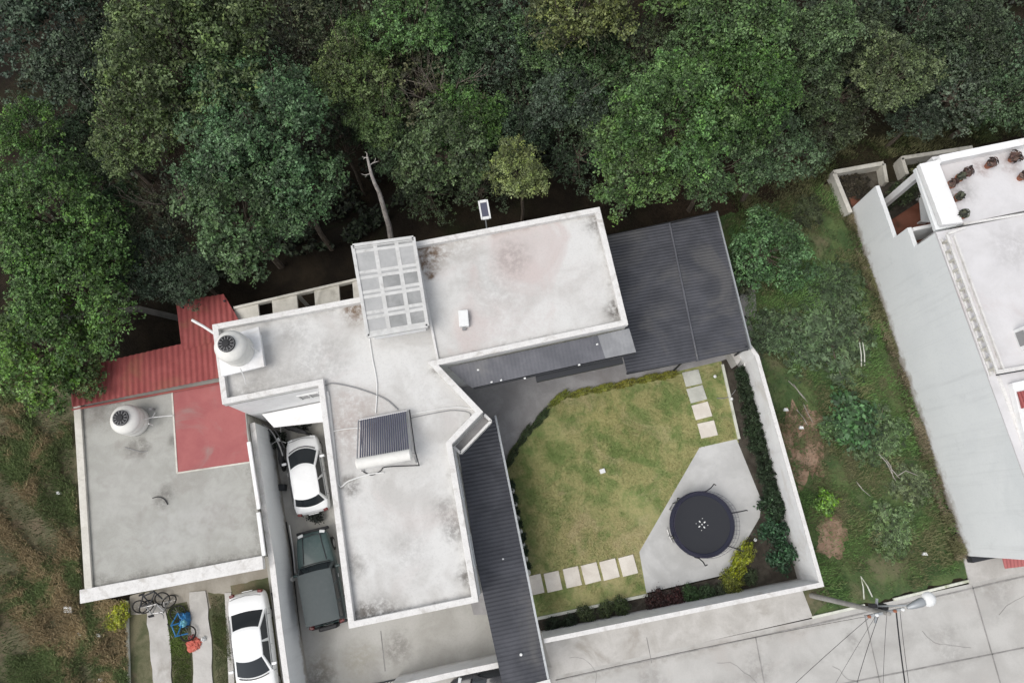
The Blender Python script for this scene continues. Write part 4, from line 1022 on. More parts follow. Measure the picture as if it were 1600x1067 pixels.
for (x, y, z, lab, nn_) in ((700,170,5.2,'tangle of pale bare branches in the middle of the wood', 4), (945,50,6.5,'grey bare branched tree beside the ochre crown', 4), (890,70,6.5,'pale forked bare limbs under the ochre crown', 3),
                           (280,330,4.6,'curved dry twigs left of the big rounded tree', 3), (640,120,5.2,'thin upright bare tree in the sparse grey olive crown', 3)):
    c = P(x, y, z-1.5); g = gz(c.x, c.y); dtw = thing('bare_tree', lab, 'bare tree', (c.x, c.y, g), group='bare trees in the wood')
    m = MB(); m.tube([(c.x, c.y, g-.2), (c.x+.1, c.y, lerp(g, z-1.5, .5)), c], [.14,.11,.08], 6); m.build('trunk', M['twig'], dtw)
    m = MB()
    for _ in range(nn_+1): branching(m, c, Vector((random.uniform(-1,1), random.uniform(-1,1), random.uniform(.5,1.1))).normalized(), 1.3, .05, 3, .7)
    m.build('branches', M['twig'], dtw)

# shrubs (own small prototypes)
def shrub_proto(Rr, H, nclump, per, leaf, crad, elong=1.7, name='shrub', stem=True):
    cen, nr, va, sz, C = clump_crown(Rr, H, nclump, per, leaf, crad=crad)
    root = thing(name, 'shrub', 'shrub')
    me = leaf_mesh('foliage', cen, nr, sz, elong, vary=va); cr = bpy.data.objects.new('foliage', me); COL.objects.link(cr); cr.parent = root
    m = MB()
    for c in C[::4]: limb(m, (0,0,-H*.9), c, .03, .01, 3)
    m.build('stem', M['bark'], root, smooth=True, world=False); return root
sproto = {'s': shrub_proto(1, .8, 40, 110, .085, (.18,.32)), 'm': shrub_proto(1, 1.0, 22, 70, .15, (.22,.38)), 'w': shrub_proto(1, .8, 55, 150, .045, (.18,.36), 3.0)}
sused = set()
def shrub(kind, px_, py_, rpx, z, col, label, name='shrub', cat='shrub', group=None, sx=1, rz=None, hs=1.0, z0=0.0):
    src = sproto[kind]; o = src if kind not in sused else copy_tree(src); sused.add(kind)
    c = P(px_, py_, z0+z*.5); s = rpx*(CAM_H-z)/F
    o.location = (c.x, c.y, z0+z*.45); o.scale = (s*sx, s, z*.55*hs); o.rotation_euler = (0,0,random.uniform(0,6.28) if rz is None else rz)
    o.name = name; o['label'] = label; o['category'] = cat
    if group: o['group'] = group
    for ch in o.children: ch.color = (*[v*random.uniform(.93,1.07) for v in col], 1)
    return o
place_tree('b',1197,388,58,2.3,(.095,.165,.065),'big round bright green bush on the vacant lot beside the patio roof','bush','bush',None)
shrub('s',1150,432,30,2.2,(.070,.090,.045),'brownish green bush spilling onto the east edge of the patio roof', 'bush', 'bush')
shrub('m',1332,650,36,.8,(.065,.135,.052),'dark leafy green shrub in the middle of the vacant lot')
shrub('m',1297,668,14,.8,(.11,.20,.07),'small light green plant at the edge of the bare soil')
shrub('m',1288,788,16,.7,(.16,.32,.04),'lime green plant between two bare soil patches')
shrub('w',1375,678,40,.5,(.085,.14,.06),'low dark green shrub right of the leafy one on the vacant lot')
shrub('w',1395,825,34,.35,(.11,.155,.062),'low grassy green shrub near the road end of the vacant lot')
shrub('w',1425,755,30,.35,(.10,.14,.06),'low grassy shrub along the villa wall on the vacant lot')
shrub('w',1290,450,48,.3,(.06,.095,.042),'dark green ground shrub right of the big round bush')
shrub('w',1300,530,62,.4,(.08,.12,.05),'low spreading dark shrub in the upper vacant lot')
shrub('s',1262,335,24,.5,(.06,.08,.035),'olive scrub between the bare path and the big round bush')
shrub('w',1215,520,40,.5,(.075,.115,.05),'dark green scrub beside the north end of the garden wall')
shrub('s',1157,881,11,.9,(.25,.26,.02),'yellow green clipped shrub beside the trampoline slab', sx=2.9, rz=math.atan2(*(lambda d:(d.y,d.x))(P(1174,852)-P(1138,912))))
shrub('s',1145,912,15,.7,(.16,.19,.03),'small yellowish shrub at the south end of the clipped shrub')
shrub('m',1212,832,18,1.3,(.045,.10,.045),'upper of the two broad leaved dark plants in the garden corner')
shrub('m',1219,870,20,1.3,(.040,.095,.045),'lower broad leaved dark plant in the garden corner')
shrub('m',1205,790,18,1.2,(.035,.075,.03),'dark broad leaved plant at the south end of the hedge')
shrub('s',183,966,16,.6,(.28,.32,.02),'bright yellow green plant left of the white yard edging')
# hedge along the garden wall: separate bushes
hn = 13
for i in range(hn):
    t = i/(hn-1); x = lerp(1158, 1212, t); y = lerp(585, 800, t)
    lab = {0:'northernmost bush of the dark hedge on the garden wall, nearest the patio roof', hn-1:'southernmost bush of the dark hedge on the garden wall'}.get(i, None)
    ords = ['','second','third','fourth','fifth','sixth','seventh','eighth','ninth','tenth','eleventh','twelfth']
    if lab is None: lab = '%s bush from the north in the dark hedge on the garden wall' % ords[i]
    shrub('s', x, y, 11+random.uniform(-1,2), 1.35, (.038,.062,.030), lab, 'hedge_bush', 'hedge bush', 'bushes of the hedge along the garden wall')
# south bed planting
sb = [(862,985,12,.6,(.03,.045,.025),'dark plant at the west end of the south bed'), (890,978,12,.7,(.03,.05,.025),'second dark plant from the side roof in the south bed'), (918,968,13,.6,(.06,.085,.035),'green leafy plant west of centre in the south bed'),
      (945,962,12,.6,(.075,.10,.04),'olive plant in the south bed below the stones'), (972,957,13,.7,(.055,.08,.03),'green plant in the south bed just left of the red one'), (1022,948,15,.5,(.050,.020,.018),'dark red leaved plant in the south bed'),
      (1050,943,14,.5,(.058,.024,.020),'second dark red leaved plant, east of the first, in the south bed'), (1082,938,13,.6,(.05,.09,.035),'green rosette plant right of the red ones in the south bed'), (1105,932,12,.6,(.06,.10,.04),'green plant under the trampoline slab in the south bed'),
      (1125,928,10,.5,(.07,.10,.05),'small plant in the south bed near the clipped shrub'), (1172,912,11,.5,(.07,.09,.04),'small olive plant in the corner of the south bed')]
sb = [(x, y-8, r_*.9, z, c_, l_) for (x, y, r_, z, c_, l_) in sb]
for (x, y, r_, z, col, lab) in sb: shrub('m' if r_ > 12 else 's', x, y, r_, z, col, lab, 'bed_plant', 'plant', 'plants of the south flower bed')
# edging plants: pale stones alternate with dark tufts along the lawn's west side
for i in range(7):
    t = i/6; x = lerp(797, 822, t); y = lerp(757, 884, t)
    nm_ = ['northernmost','second','third','middle','third last','second last','southernmost'][i]
    shrub('s', x, y, 7.5, .35, (.022,.045,.02), '%s dark tuft in the row along the side roof' % nm_, 'grass_tuft', 'plant', 'dark tufts along the side roof')
    c = P(x+2, y+10, .1); m = MB(); m.lathe([(.12,0),(.17,.05),(.15,.12),(.04,.16)], c, 9)
    tag(m.build('edging_rock', M['stone_grey'], smooth=True), '%s pale rock in the row along the side roof' % nm_, 'rock', 'pale rocks along the side roof')
# low border growth on the lawn's north edge
bp_ = [(800,715),(820,682),(845,655),(873,624),(905,615),(940,608),(975,601),(1010,593),(1040,588)]
bl_ = ['dark low border plant at the south west end of the patio edge','second dark low border plant along the diagonal patio edge','third dark low border plant on the diagonal patio edge','corner border plant where the patio edge bends','first yellow green border plant east of the bend','second yellow green border plant east of the bend','third yellow green border plant east of the bend','fourth yellow green border plant east of the bend','yellow green border plant nearest the square stones']
for i, (x, y) in enumerate(bp_):
    diag = i < 3
    nx_, ny_ = bp_[min(i+1, 8)]; px0, py0 = bp_[max(i-1, 0)]
    dd = P(nx_, ny_)-P(px0, py0)
    shrub('s', x, y, 5.5, .25, (.045,.07,.025) if diag else (.20,.21,.03), bl_[i], 'border_plant', 'plant', 'low border plants along the patio edge', sx=3.4, rz=math.atan2(dd.y, dd.x))
# garden lights and other small garden things
def ball_light(px_, py_, lab):
    c = P(px_, py_, .3); t = thing('garden_light', lab, 'garden light', (c.x, c.y, 0), group='white globe garden lights')
    MB().tube([(0,0,0),(0,0,.28)], .018, 6).build('stake', M['dsteel'], t, world=False)
    MB().lathe([(.02,.24),(.06,.26),(.085,.32),(.06,.38),(.01,.41)], n=12).build('globe', M['box'], t, smooth=True, world=False)
ball_light(1117,588,'white globe light on the grass right of the northernmost square stone'); ball_light(1143,623,'white globe light in the hedge bed'); ball_light(1180,843,'white globe light by the trampoline slab corner')
c = P(941,736,0); m = MB(); m.box((0,0,.06), (.26,.22,.12), .3)
o = m.build('valve_box', M['box'], bevel=.02); o.location = (c.x, c.y, .03); tag(o, 'small white square box in the middle of the lawn', 'valve box')
hose('garden_hose', 'thin green grey hose crossing the edging into the hedge bed', [(1120,622),(1132,622),(1143,617),(1150,608)], .02, M['grey'], .05)
# white palm trunk / broken wall piece at the north end of the hedge bed
m = MB(); m.prism([(p.x, p.y) for p in PX([(1140,548),(1168,540),(1166,552),(1152,570)], 1.0)], 0, 1.0)
tag(m.build('planter_block', M['pavement'], bevel=.02), 'pale concrete block under the south east corner of the patio roof', 'block')
hose('irrigation_pipe', 'white upright pipe piece at the north end of the garden wall', [(1166,552),(1164,562),(1163,572)], .05, M['pipe'], .9, 'pipe')

# ------------------------------------------------------------------ grass as stuff
def blades(name, n, samp, h, w, col, label, lean=.6, mat='blade'):
    pos = []; H_ = []; va = []
    while len(pos) < n:
        q_ = samp()
        if q_ is None: continue
        x, y, k, cv = q_; pos.append((x, y, gz(x, y)+.03 if y > line_y(x) else .04)); H_.append(k); va.append(cv)
    pos = np.array(pos); H_ = np.array(H_)*h; N = n
    a = rng.random(N)*2*math.pi; d = np.stack([np.cos(a), np.sin(a), np.zeros(N)], 1); e = np.stack([-np.sin(a), np.cos(a), np.zeros(N)], 1)
    ln = rng.uniform(.2, lean, N)
    v = np.empty((N,4,3)); ww = w*rng.uniform(.6,1.3,N)[:,None]
    v[:,0] = pos-e*ww; v[:,1] = pos+d*(ln*H_*.4)[:,None]+np.array([0,0,1])*(H_*.6)[:,None]+e*ww*.9
    v[:,2] = pos+d*(ln*H_*1.2)[:,None]+np.array([0,0,1])*H_[:,None]; v[:,3] = pos+d*(ln*H_*.4)[:,None]+np.array([0,0,1])*(H_*.6)[:,None]-e*ww*.9
    me = bpy.data.meshes.new(name); me.vertices.add(4*N); me.vertices.foreach_set('co', v.reshape(-1).astype(np.float32))
    me.loops.add(4*N); me.loops.foreach_set('vertex_index', np.arange(4*N, dtype=np.int32)); me.polygons.add(N); me.polygons.foreach_set('loop_start', (np.arange(N)*4).astype(np.int32))
    me.update(calc_edges=True)
    ca = me.color_attributes.new('vary', 'FLOAT_COLOR', 'POINT'); cc = np.ones((N,4,4), np.float32)
    cv = np.array(va); cc[:,:,:3] = np.clip(cv+rng.uniform(-.2,.2,(N,3)), 0, 1)[:,None,:]; ca.data.foreach_set('color', cc.reshape(-1))
    me.materials.append(M[mat]); o = bpy.data.objects.new(name, me); COL.objects.link(o); o.color = (*col, 1)
    return tag(o, label, 'grass', kind='stuff')
def inpoly(x, y, poly):
    c = False; n = len(poly)
    for i in range(n):
        a, b = poly[i], poly[i-1]
        if (a.y > y) != (b.y > y) and x < (b.x-a.x)*(y-a.y)/(b.y-a.y)+a.x: c = not c
    return c
def sampler(pxpoly, holes=(), freq=1.0, thr=-.3):
    pl = PX(pxpoly); hl = [PX(h) for h in holes]; x0, x1 = min(p.x for p in pl), max(p.x for p in pl); y0, y1 = min(p.y for p in pl), max(p.y for p in pl)
    def f():
        x, y = random.uniform(x0, x1), random.uniform(y0, y1)
        if not inpoly(x, y, pl): return None
        for h in hl:
            if inpoly(x, y, h) and random.random() > .22: return None
        n_ = math.sin(x*.9*freq+1.3*math.sin(y*.7*freq))*math.sin(y*1.1*freq+1.7*math.sin(x*.5*freq))+.35*math.sin(x*3.1*freq+y*2.7)
        if n_ < thr and random.random() > .25: return None
        k = .5+.5*random.random()+.3*n_
        return x, y, max(.25, k), (.5+.3*n_, .5-.3*math.sin(x*.6+y*.5), .5)
    return f
blades('wild_grass', 36000, sampler([(1130,340),(1240,300),(1300,290),(1330,340),(1505,880),(1480,905),(1290,950),(1240,880),(1180,560)], [ragged(1252,694,24,58,2.1,24), ragged(1300,838,20,23,4.0,24)]), .30, .016, (.115,.205,.062), 'rough green grass and weeds covering the vacant lot')
blades('wild_grass', 40000, sampler([(0,610),(112,620),(132,930),(200,940),(206,1080),(-30,1100),(-30,620)]), .38, .018, (.115,.155,.06), 'tall dry green grass on the rough ground at the lower left', mat='straw')
blades('yard_grass', 7000, sampler([(262,950),(292,945),(302,1080),(274,1080)], (), 1, -2), .10, .014, (.14,.20,.05), 'grass strip between the two wheel strips')
blades('yard_grass', 6000, sampler([(330,930),(352,930),(368,1080),(340,1080)], (), 1, -.1), .09, .014, (.12,.15,.06), 'worn grass strip left of the white sedan')
blades('lawn_grass', 60000, sampler([(794,745),(800,712),(873,628),(1050,592),(1125,570),(1150,684),(1092,700),(998,860),(1006,922),(842,958)], [[(1070,578),(1092,575),(1120,682),(1095,688)],[(815,905),(990,870),(996,896),(820,930)]], .8, -.6), .055, .012, (.175,.215,.065), 'short mown lawn grass in the garden', mat='lawnblade')
blades('path_grass', 14000, sampler([(1130,290),(1330,225),(1600,165),(1600,215),(1310,262),(1250,330),(1150,345)]), .25, .016, (.075,.095,.035), 'thin weeds on the shaded path behind the vacant lot')
blades('wall_weeds', 7000, sampler([(1312,330),(1326,332),(1505,868),(1488,875)], (), 2, -.2), .35, .02, (.20,.17,.11), 'dry brown weeds along the foot of the villa wall')
blades('soil_tufts', 2600, sampler(ragged(1255,700,40,84,1.0,24), (), 3, .15), .22, .018, (.12,.17,.07), 'scattered dry tufts over the bare soil patch')
# dry stalks
for pts, lab in (([(1345,900,1.2),(1350,935,0)], 'left pale stalk of the pair near the utility pole'), ([(1345,900,1.2),(1363,932,0)], 'right pale stalk of the pair near the utility pole'),
                 ([(1343,535,1.2),(1346,572,0)], 'left pale stake of the pair in the upper vacant lot'), ([(1348,535,1.2),(1351,572,0)], 'right pale stake of the pair in the upper vacant lot')):
    a, b = P(*pts[0]), P(*pts[1]); tag(MB().tube([b, b.lerp(a, .5)+Vector((.04,.02,0)), a], [.035,.03,.015], 6).build('dry_stalk', M['kerb'], smooth=True), lab, 'stalk')
def bare_bush(pts, lab):
    m = MB()
    for a, b, c_ in pts: m.tube([P(*a,.15), P(*b,.45), P(*c_,.2)], [.02,.018,.01], 5)
    tag(m.build('dry_branches', M['drywood']), lab, 'branches')
bare_bush([((1365,700),(1385,722),(1400,752)),((1385,722),(1395,735),(1408,750)),((1400,745),(1415,735),(1440,745)),((1375,705),(1392,728),(1396,748)),((1338,752),(1348,765),(1360,775))], 'dry pale fallen branches in the middle of the vacant lot')
bare_bush([((1232,595),(1245,608),(1258,622)),((1240,600),(1250,615),(1262,628)),((1245,640),(1255,652),(1262,665)),((1255,630),(1262,645),(1270,660))], 'dry twigs at the north end of the bare soil patch')
for i, (x, y, lab) in enumerate(((107,952,'largest white litter scrap left of the yard'),(92,770,'small white scrap in the dry grass beside the grey roof'),(125,990,'white scrap below the largest litter scrap'),(155,992,'white scrap left of the yellow green plant'),(158,1062,'white scrap at the bottom edge of the rough ground'),(1228,640,'white scrap on the north bare soil'),(1252,668,'white scrap in the middle of the bare soil'),(1445,865,'pale scrap near the street end of the vacant lot'))):
    c = P(x, y, .2); m = MB(); s = .2 if i == 0 else .1
    m.add([(c.x-s,c.y-s*.6,.22),(c.x+s,c.y-s*.7,.28),(c.x+s*.8,c.y+s*.6,.24),(c.x-s*.9,c.y+s*.7,.30),(c.x-s,c.y-s*.6,.10),(c.x+s,c.y-s*.7,.12),(c.x+s*.8,c.y+s*.6,.11),(c.x-s*.9,c.y+s*.7,.12)], [(0,1,2,3),(7,6,5,4),(0,4,5,1),(1,5,6,2),(2,6,7,3),(3,7,4,0)])
    tag(m.build('litter', M['box']), lab, 'litter')

# ------------------------------------------------------------------ trampoline
tc = P(1097,819,.9); tr = thing('trampoline', 'round black trampoline with bent net poles on the pale slab', 'trampoline', (tc.x, tc.y, .05), .35)
RT = 1.43
MB().lathe([(0.01,.80),(RT-.12,.82),(RT-.12,.835),(.01,.815)], n=64).build('mat', M['mat'], tr, smooth=True, world=False)
MB().lathe([(RT-.13,.84),(RT-.10,.87),(RT+.06,.87),(RT+.08,.84),(RT-.13,.84)], n=64, cap=False).build('rim_pad', M['pad'], tr, smooth=True, world=False)
m = MB(); m.tube([(RT*math.cos(a), RT*math.sin(a), .80) for a in np.linspace(0, 2*math.pi, 49)[:-1]], .025, 6, closed=True); m.build('frame_ring', M['steel'], tr, world=False)
for k in range(6):
    a = k*math.pi/3; ca_, sa_ = math.cos(a), math.sin(a); q_ = lambda r_, z_, dt_=0: (r_*math.cos(a+dt_), r_*math.sin(a+dt_), z_)
    MB().tube([q_(RT+.02,.80,-.25), q_(RT+.05,.06,-.22), q_(RT+.05,.03,0), q_(RT+.05,.06,.22), q_(RT+.02,.80,.25)], .022, 6).build('leg', M['steel'], tr, world=False)
    MB().tube([q_(RT+.08,.15), q_(RT+.10,1.0), q_(RT+.22,1.8), q_(RT+.36,2.2), q_(RT+.30,2.5)], .026, 8).build('net_pole', M['dsteel'], tr, smooth=True, world=False)
m = MB(); nseg = 48
ringp = lambda r_, z_, k: (r_*math.cos(2*math.pi*k/nseg), r_*math.sin(2*math.pi*k/nseg), z_)
for z_, r_ in ((.9,RT+.02),(1.2,RT+.0),(1.5,RT-.0),(1.8,RT+.04)): m.tube([ringp(r_, z_+.05*math.sin(k*.8), k) for k in range(nseg)], .006, 4, closed=True)
for k in range(nseg): m.tube([ringp(RT+.02,.87,k), ringp(RT-.0,1.4,k), ringp(RT+.04,1.82,k)], .005, 4)
m.build('safety_net', M['net'], tr, world=False)
m = MB()
for a in range(4):
    t = a*math.pi/2+.3; m.box((.16*math.cos(t), .16*math.sin(t), .836), (.09,.05,.004), t); m.box((.27*math.cos(t+.78), .27*math.sin(t+.78), .838), (.03,.03,.004), t)
m.lathe([(.03,.832),(.03,.838)], n=10)
m.build('mat_mark', M['box'], tr, world=False)

# ------------------------------------------------------------------ street pole, wires, lamps
pt = P(1383,957,7.0)
up = thing('utility_pole', 'concrete utility pole with many wires at the lot corner', 'utility pole', (pt.x, pt.y, 0))
MB().lathe([(.12,-.1),(.115,1),(.08,7.3),(.02,7.33)], n=14).build('pole', M['conc_pole'], up, smooth=True, world=False)
ar = MB(); d1 = U
ar.box((0,0,6.95), (1.5,.09,.10), HR); ar.box((0,0,6.3), (.9,.08,.08), HR+1.2); ar.build('crossarm', M['galv'], up, world=False)
for k, t in enumerate((-.65,-.35,.35,.65)):
    MB().lathe([(.03,0),(.06,.04),(.03,.07),(.06,.11),(.03,.15)], (U.x*t, U.y*t, 7.0), 10).build('insulator', M['box' if k % 2 else 'terracotta'], up, smooth=True, world=False)
m = MB(); m.lathe([(.13,0),(.15,.03),(.15,.5),(.13,.53)], (.3,.12,5.9), 14); m.build('junction_drum', M['black'], up, smooth=True, world=False)
m = MB(); m.box((-.2,.2,6.5), (.22,.14,.3)); m.build('splice_box', M['black'], up, world=False)
def wire(a, b, sag, r_, lab):
    a, b = Vector(a), Vector(b); pts = [a.lerp(b, t)+Vector((0,0,-sag*4*t*(1-t))) for t in np.linspace(0, 1, 13)]
    m = MB(); m.tube(pts, r_*.75, 5); tag(m.build('overhead_wire', M['black']), lab, 'wire')
top = Vector((pt.x, pt.y, 6.95))
for i, (x, y, z, sg, rr, ox, lab) in enumerate(((1250,1067,6.3,.3,.012,-.5,'thin wire from the pole to the far lower left'), (1345,1067,6.3,.3,.014,-.2,'thin wire running down left of the thick cable'), (1418,1067,6.6,.2,.035,.45,'thick black cable leaving the pole downwards'),
      (1424,1067,6.4,.2,.012,.6,'thin wire alongside the thick cable'), (1385,1067,6.4,.25,.010,.1,'thin wire between the thick cable and the left wires'), (868,1062,3.2,.4,.010,-.65,'long wire from the pole to the side roof'), (1310,1067,6.2,.2,.008,-.3,'faint wire between the two left ones'))):
    a = top+U*ox; b = P(x, y, z); e = a+(b-a)*(1 if x < 900 else 2.5)
    wire(a, e, sg, rr, lab)
lp = P(1441,940,7.4)
sl_ = thing('street_lamp', 'white street lamp head on a curved arm beside the utility pole', 'street lamp', (pt.x, pt.y+.16, 0))
am = MB(); av = Vector((lp.x, lp.y, 0))-Vector((pt.x, pt.y, 0)); am.tube([(pt.x,pt.y+.15,6.2), (pt.x+av.x*.35, pt.y+av.y*.35+.1, 7.0), (lp.x-.35*av.normalized().x, lp.y-.35*av.normalized().y, 7.35)], .035, 8); am.build('arm', M['galv'], sl_, smooth=True)
hz = math.atan2(av.y, av.x)
m = MB(); dv = av.normalized(); 
m.tube([lp-dv*.62, lp-dv*.5, lp-dv*.3, lp-dv*.05, lp+dv*.05], [.05,.10,.14,.17,.15], 14); m.build('housing', M['galv'], sl_, smooth=True)
MB().lathe([(.05,-.16),(.20,-.10),(.27,.0),(.24,.10),(.15,.17),(.03,.2)], (lp.x+dv.x*.28, lp.y+dv.y*.28, 7.35), 22).build('lamp_shade', M['box'], sl_, smooth=True)
# solar lamp behind the wing
s0 = P(757,328,5.2); so = thing('solar_lamp', 'white framed solar lamp on a thin pole behind the wing', 'solar lamp', (s0.x, s0.y, gz(s0.x, s0.y)))
b_ = Vector((s0.x, s0.y, 0)); m = MB(); m.tube([(s0.x+.1, s0.y-.75, gz(s0.x, s0.y)-.2), (s0.x+.1, s0.y-.75, 4.7), (s0.x+.05, s0.y-.45, 5.1), (s0.x+.02, s0.y-.2, 5.12)], .03, 6); m.build('pole', M['galv'], so)
ang = HR-.02; m = MB(); hw_ = .22; hl_ = .46
for sx_ in (-1,1): v_ = Matrix.Rotation(ang, 3, 'Z') @ Vector((sx_*(hw_-.03),0,0)); m.box((s0.x+v_.x, s0.y+v_.y, 5.2), (.07, hl_*2, .07), ang)
for sy_ in (-1,1): v_ = Matrix.Rotation(ang, 3, 'Z') @ Vector((0,sy_*(hl_-.05),0)); m.box((s0.x+v_.x, s0.y+v_.y, 5.2), (hw_*2-.15, .13, .066), ang)
m.build('frame', M['box'], so); MB().box((s0.x, s0.y, 5.19), (hw_*2-.14, hl_*2-.25, .05), ang).build('solar_panel', M['tube'], so)

# ------------------------------------------------------------------ vehicles
def loft(secs, nseg=None, cap=True):
    m = MB(); n = len(secs[0])
    vs = [v for s in secs for v in s]; fs = []
    for i in range(len(secs)-1):
        for k in range(n): fs.append((i*n+k, (i+1)*n+k, (i+1)*n+(k+1)%n, i*n+(k+1)%n))
    if cap: fs.append(tuple(range(n))); fs.append(tuple((len(secs)-1)*n+k for k in range(n-1, -1, -1)))
    return m.add(vs, fs)
def sec(y, w, z0, z1, crown=.03, edge=.10):
    """body cross-section at y: half width w, from z0 to z1, rounded shoulders"""
    h = z1-z0; pts = [(-w*.9, z0), (-w*.98, z0+h*.2), (-w, z0+h*.5), (-w*.985, z1-edge), (-w*.93, z1-edge*.35), (-w*.80, z1), (-w*.4, z1+crown*.8), (0, z1+crown),
                      (w*.4, z1+crown*.8), (w*.80, z1), (w*.93, z1-edge*.35), (w*.985, z1-edge), (w, z0+h*.5), (w*.98, z0+h*.2), (w*.9, z0)]
    return [(x, y, z) for x, z in pts]
def grid_patch(c00, c10, c11, c01, nx=8, ny=3, bx=0.0, by=0.0, out=(0,0,1), th=.012):
    """curved glass panel through four corners, bulged outwards"""
    c = [Vector(q) for q in (c00, c10, c11, c01)]; o = Vector(out).normalized(); vs = []
    for off in (0, -th):
        for j_ in range(ny+1):
            for i in range(nx+1):
                s, t = i/nx, j_/ny; p = c[0].lerp(c[1], s).lerp(c[3].lerp(c[2], s), t)
                p = p+o*(bx*4*s*(1-s)+by*4*t*(1-t)+off); vs.append(p)
    n = (nx+1)*(ny+1); fs = []
    for j_ in range(ny):
        for i in range(nx):
            a = j_*(nx+1)+i; fs.append((a, a+1, a+nx+2, a+nx+1)); a += n; fs.append((a, a+nx+1, a+nx+2, a+1))
    bd = [i for i in range(nx+1)]+[j_*(nx+1)+nx for j_ in range(1, ny+1)]+[ny*(nx+1)+i for i in range(nx-1, -1, -1)]+[j_*(nx+1) for j_ in range(ny-1, 0, -1)]
    for a, b in zip(bd, bd[1:]+bd[:1]): fs.append((a, a+n, b+n, b))
    return MB().add(vs, fs)
def car(name, label, loc, rz, L, W, H, body, cab, paintm, roofm=None, doors=2, squareness=0, wheels=(.3,.3), hood_lines=False, mirror_y=None):
    """body: list of (y, halfwidth, z0, z1); cab: dict fb, rb (belt front/rear y), ft, rt (roof front/rear y), wb, wt, zb, zt"""
    t = thing(name, label, 'car', loc, rz); roofm = roofm or paintm
    b = loft([sec(y, w, z0, z1, cr) for (y, w, z0, z1, cr) in body]).build('body', paintm, t, smooth=True, world=False, sub=1)
    c = cab; zb, zt = c['zb'], c['zt']; wb, wt = c['wb'], c['wt']; fb, rb, ft, rt = c['fb'], c['rb'], c['ft'], c['rt']
    cf, crr = c.get('cf', .10), c.get('cr', .06)      # plan curvature of windscreen base and rear
    def loop(z, w, yf, yr, k1, k2, n=6):
        pts = []
        for i in range(n+1): s = -1+2*i/n; pts.append((w*s*.98, yf-k1*s*s, z))
        for i in range(1, n): s = i/n; pts.append((w, lerp(yf-k1, yr+k2, s), z))
        for i in range(n+1): s = 1-2*i/n; pts.append((w*s*.98, yr+k2*s*s, z))
        for i in range(1, n): s = i/n; pts.append((-w, lerp(yr+k2, yf-k1, s), z))
        return pts
    secs = [loop(zb-.12, wb, fb+.02, rb-.02, cf, crr), loop(zb, wb*.985, fb, rb, cf, crr)]
    for k, s in enumerate((.5, .9, .97)):
        secs.append(loop(lerp(zb, zt, s), lerp(wb*.985, wt, s), lerp(fb, ft, s), lerp(rb, rt, s), lerp(cf, cf*.7, s), lerp(crr, crr*.7, s)))
    secs.append(loop(zt, wt-.06, ft-.09, rt+.09, cf*.7, crr*.7)); secs.append(loop(zt+.025, (wt-.06)*.6, (ft+rt)/2+(ft-rt)*.28, (ft+rt)/2-(ft-rt)*.28, cf*.3, crr*.3))
    loft(secs).build('roof', roofm, t, smooth=True, world=False)
    # glass panels sit 6-8 mm proud of the shell
    def pt_(s, z_s, front):
        z = lerp(zb, zt, z_s); w = lerp(wb*.985, wt, z_s)*.98; y = lerp(fb, ft, z_s) if front else lerp(rb, rt, z_s); k = lerp(cf, cf*.7, z_s) if front else lerp(crr, crr*.7, z_s)
        return Vector((w*s, y-k*s*s if front else y+k*s*s, z))
    for front, nm_ in ((True, 'windshield'), (False, 'rear_window')):
        if not front and c.get('norear'): continue
        lo, hi = (.06, .92); sgn = 1 if front else -1; o = Vector((0, zt-zb, abs((fb-ft) if front else (rt-rb)))); o.y *= sgn; o.normalize()
        m = MB(); vs = []; nx_, ny_ = 10, 4
        for off in (.008, -.004):
            for j_ in range(ny_+1):
                for i in range(nx_+1):
                    s = (-1+2*i/nx_)*.90; vs.append(pt_(s, lerp(lo, hi, j_/ny_), front)+o*off)
        n = (nx_+1)*(ny_+1); fs = []
        for j_ in range(ny_):
            for i in range(nx_): a = j_*(nx_+1)+i; fs.append((a, a+1, a+nx_+2, a+nx_+1)); fs.append((a+n, a+n+nx_+1, a+n+nx_+2, a+n+1))
        bd = [i for i in range(nx_+1)]+[j_*(nx_+1)+nx_ for j_ in range(1, ny_+1)]+[ny_*(nx_+1)+i for i in range(nx_-1, -1, -1)]+[j_*(nx_+1) for j_ in range(ny_-1, 0, -1)]
        for a, b2 in zip(bd, bd[1:]+bd[:1]): fs.append((a, a+n, b2+n, b2))
        m.add(vs, fs); m.build(nm_, M['glass'], t, smooth=True, world=False)
    for sx_ in (-1, 1):
        for k in range(doors):
            a0, a1 = k/doors+.03, (k+1)/doors-.03
            def sp_(a, z_s):
                z = lerp(zb, zt, z_s); w = lerp(wb*.985, wt, z_s); yf = lerp(fb-cf, ft-cf*.7, z_s)-.04; yr = lerp(rb+crr, rt+crr*.7, z_s)+.04
                return Vector((sx_*(w+.008), lerp(yf, yr, a), z))
            grid_patch(sp_(a0,.1), sp_(a1,.1), sp_(a1,.88), sp_(a0,.88), 4, 2, 0, 0, (sx_,0,.3)).build('side_window', M['glass'], t, world=False)
        ym = mirror_y if mirror_y is not None else fb-cf-.25
        MB().box((sx_*(wb+.12), ym, zb+.04), (.22,.12,.15)).build('mirror', paintm, t, bevel=.03, world=False)
        m = MB(); ym2 = (fb+rb)/2*.4
        for yy in ((fb-cf+.05), ym2, rb+crr+.25): m.tube([(sx_*(wb+.045), yy, zb-.02), (sx_*(wb+.055), yy, zb-.4)], .008, 4)
        m.tube([(sx_*(wb+.02), fb-cf, zb+.005), (sx_*(wb+.02), rb+crr, zb+.005)], .012, 4); m.build('door_seam', M['dsteel'], t, world=False)
        MB().box((sx_*(wb+.06), ym2+.18, zb-.10), (.03,.16,.03)).build('door_handle', M['steel'], t, world=False)
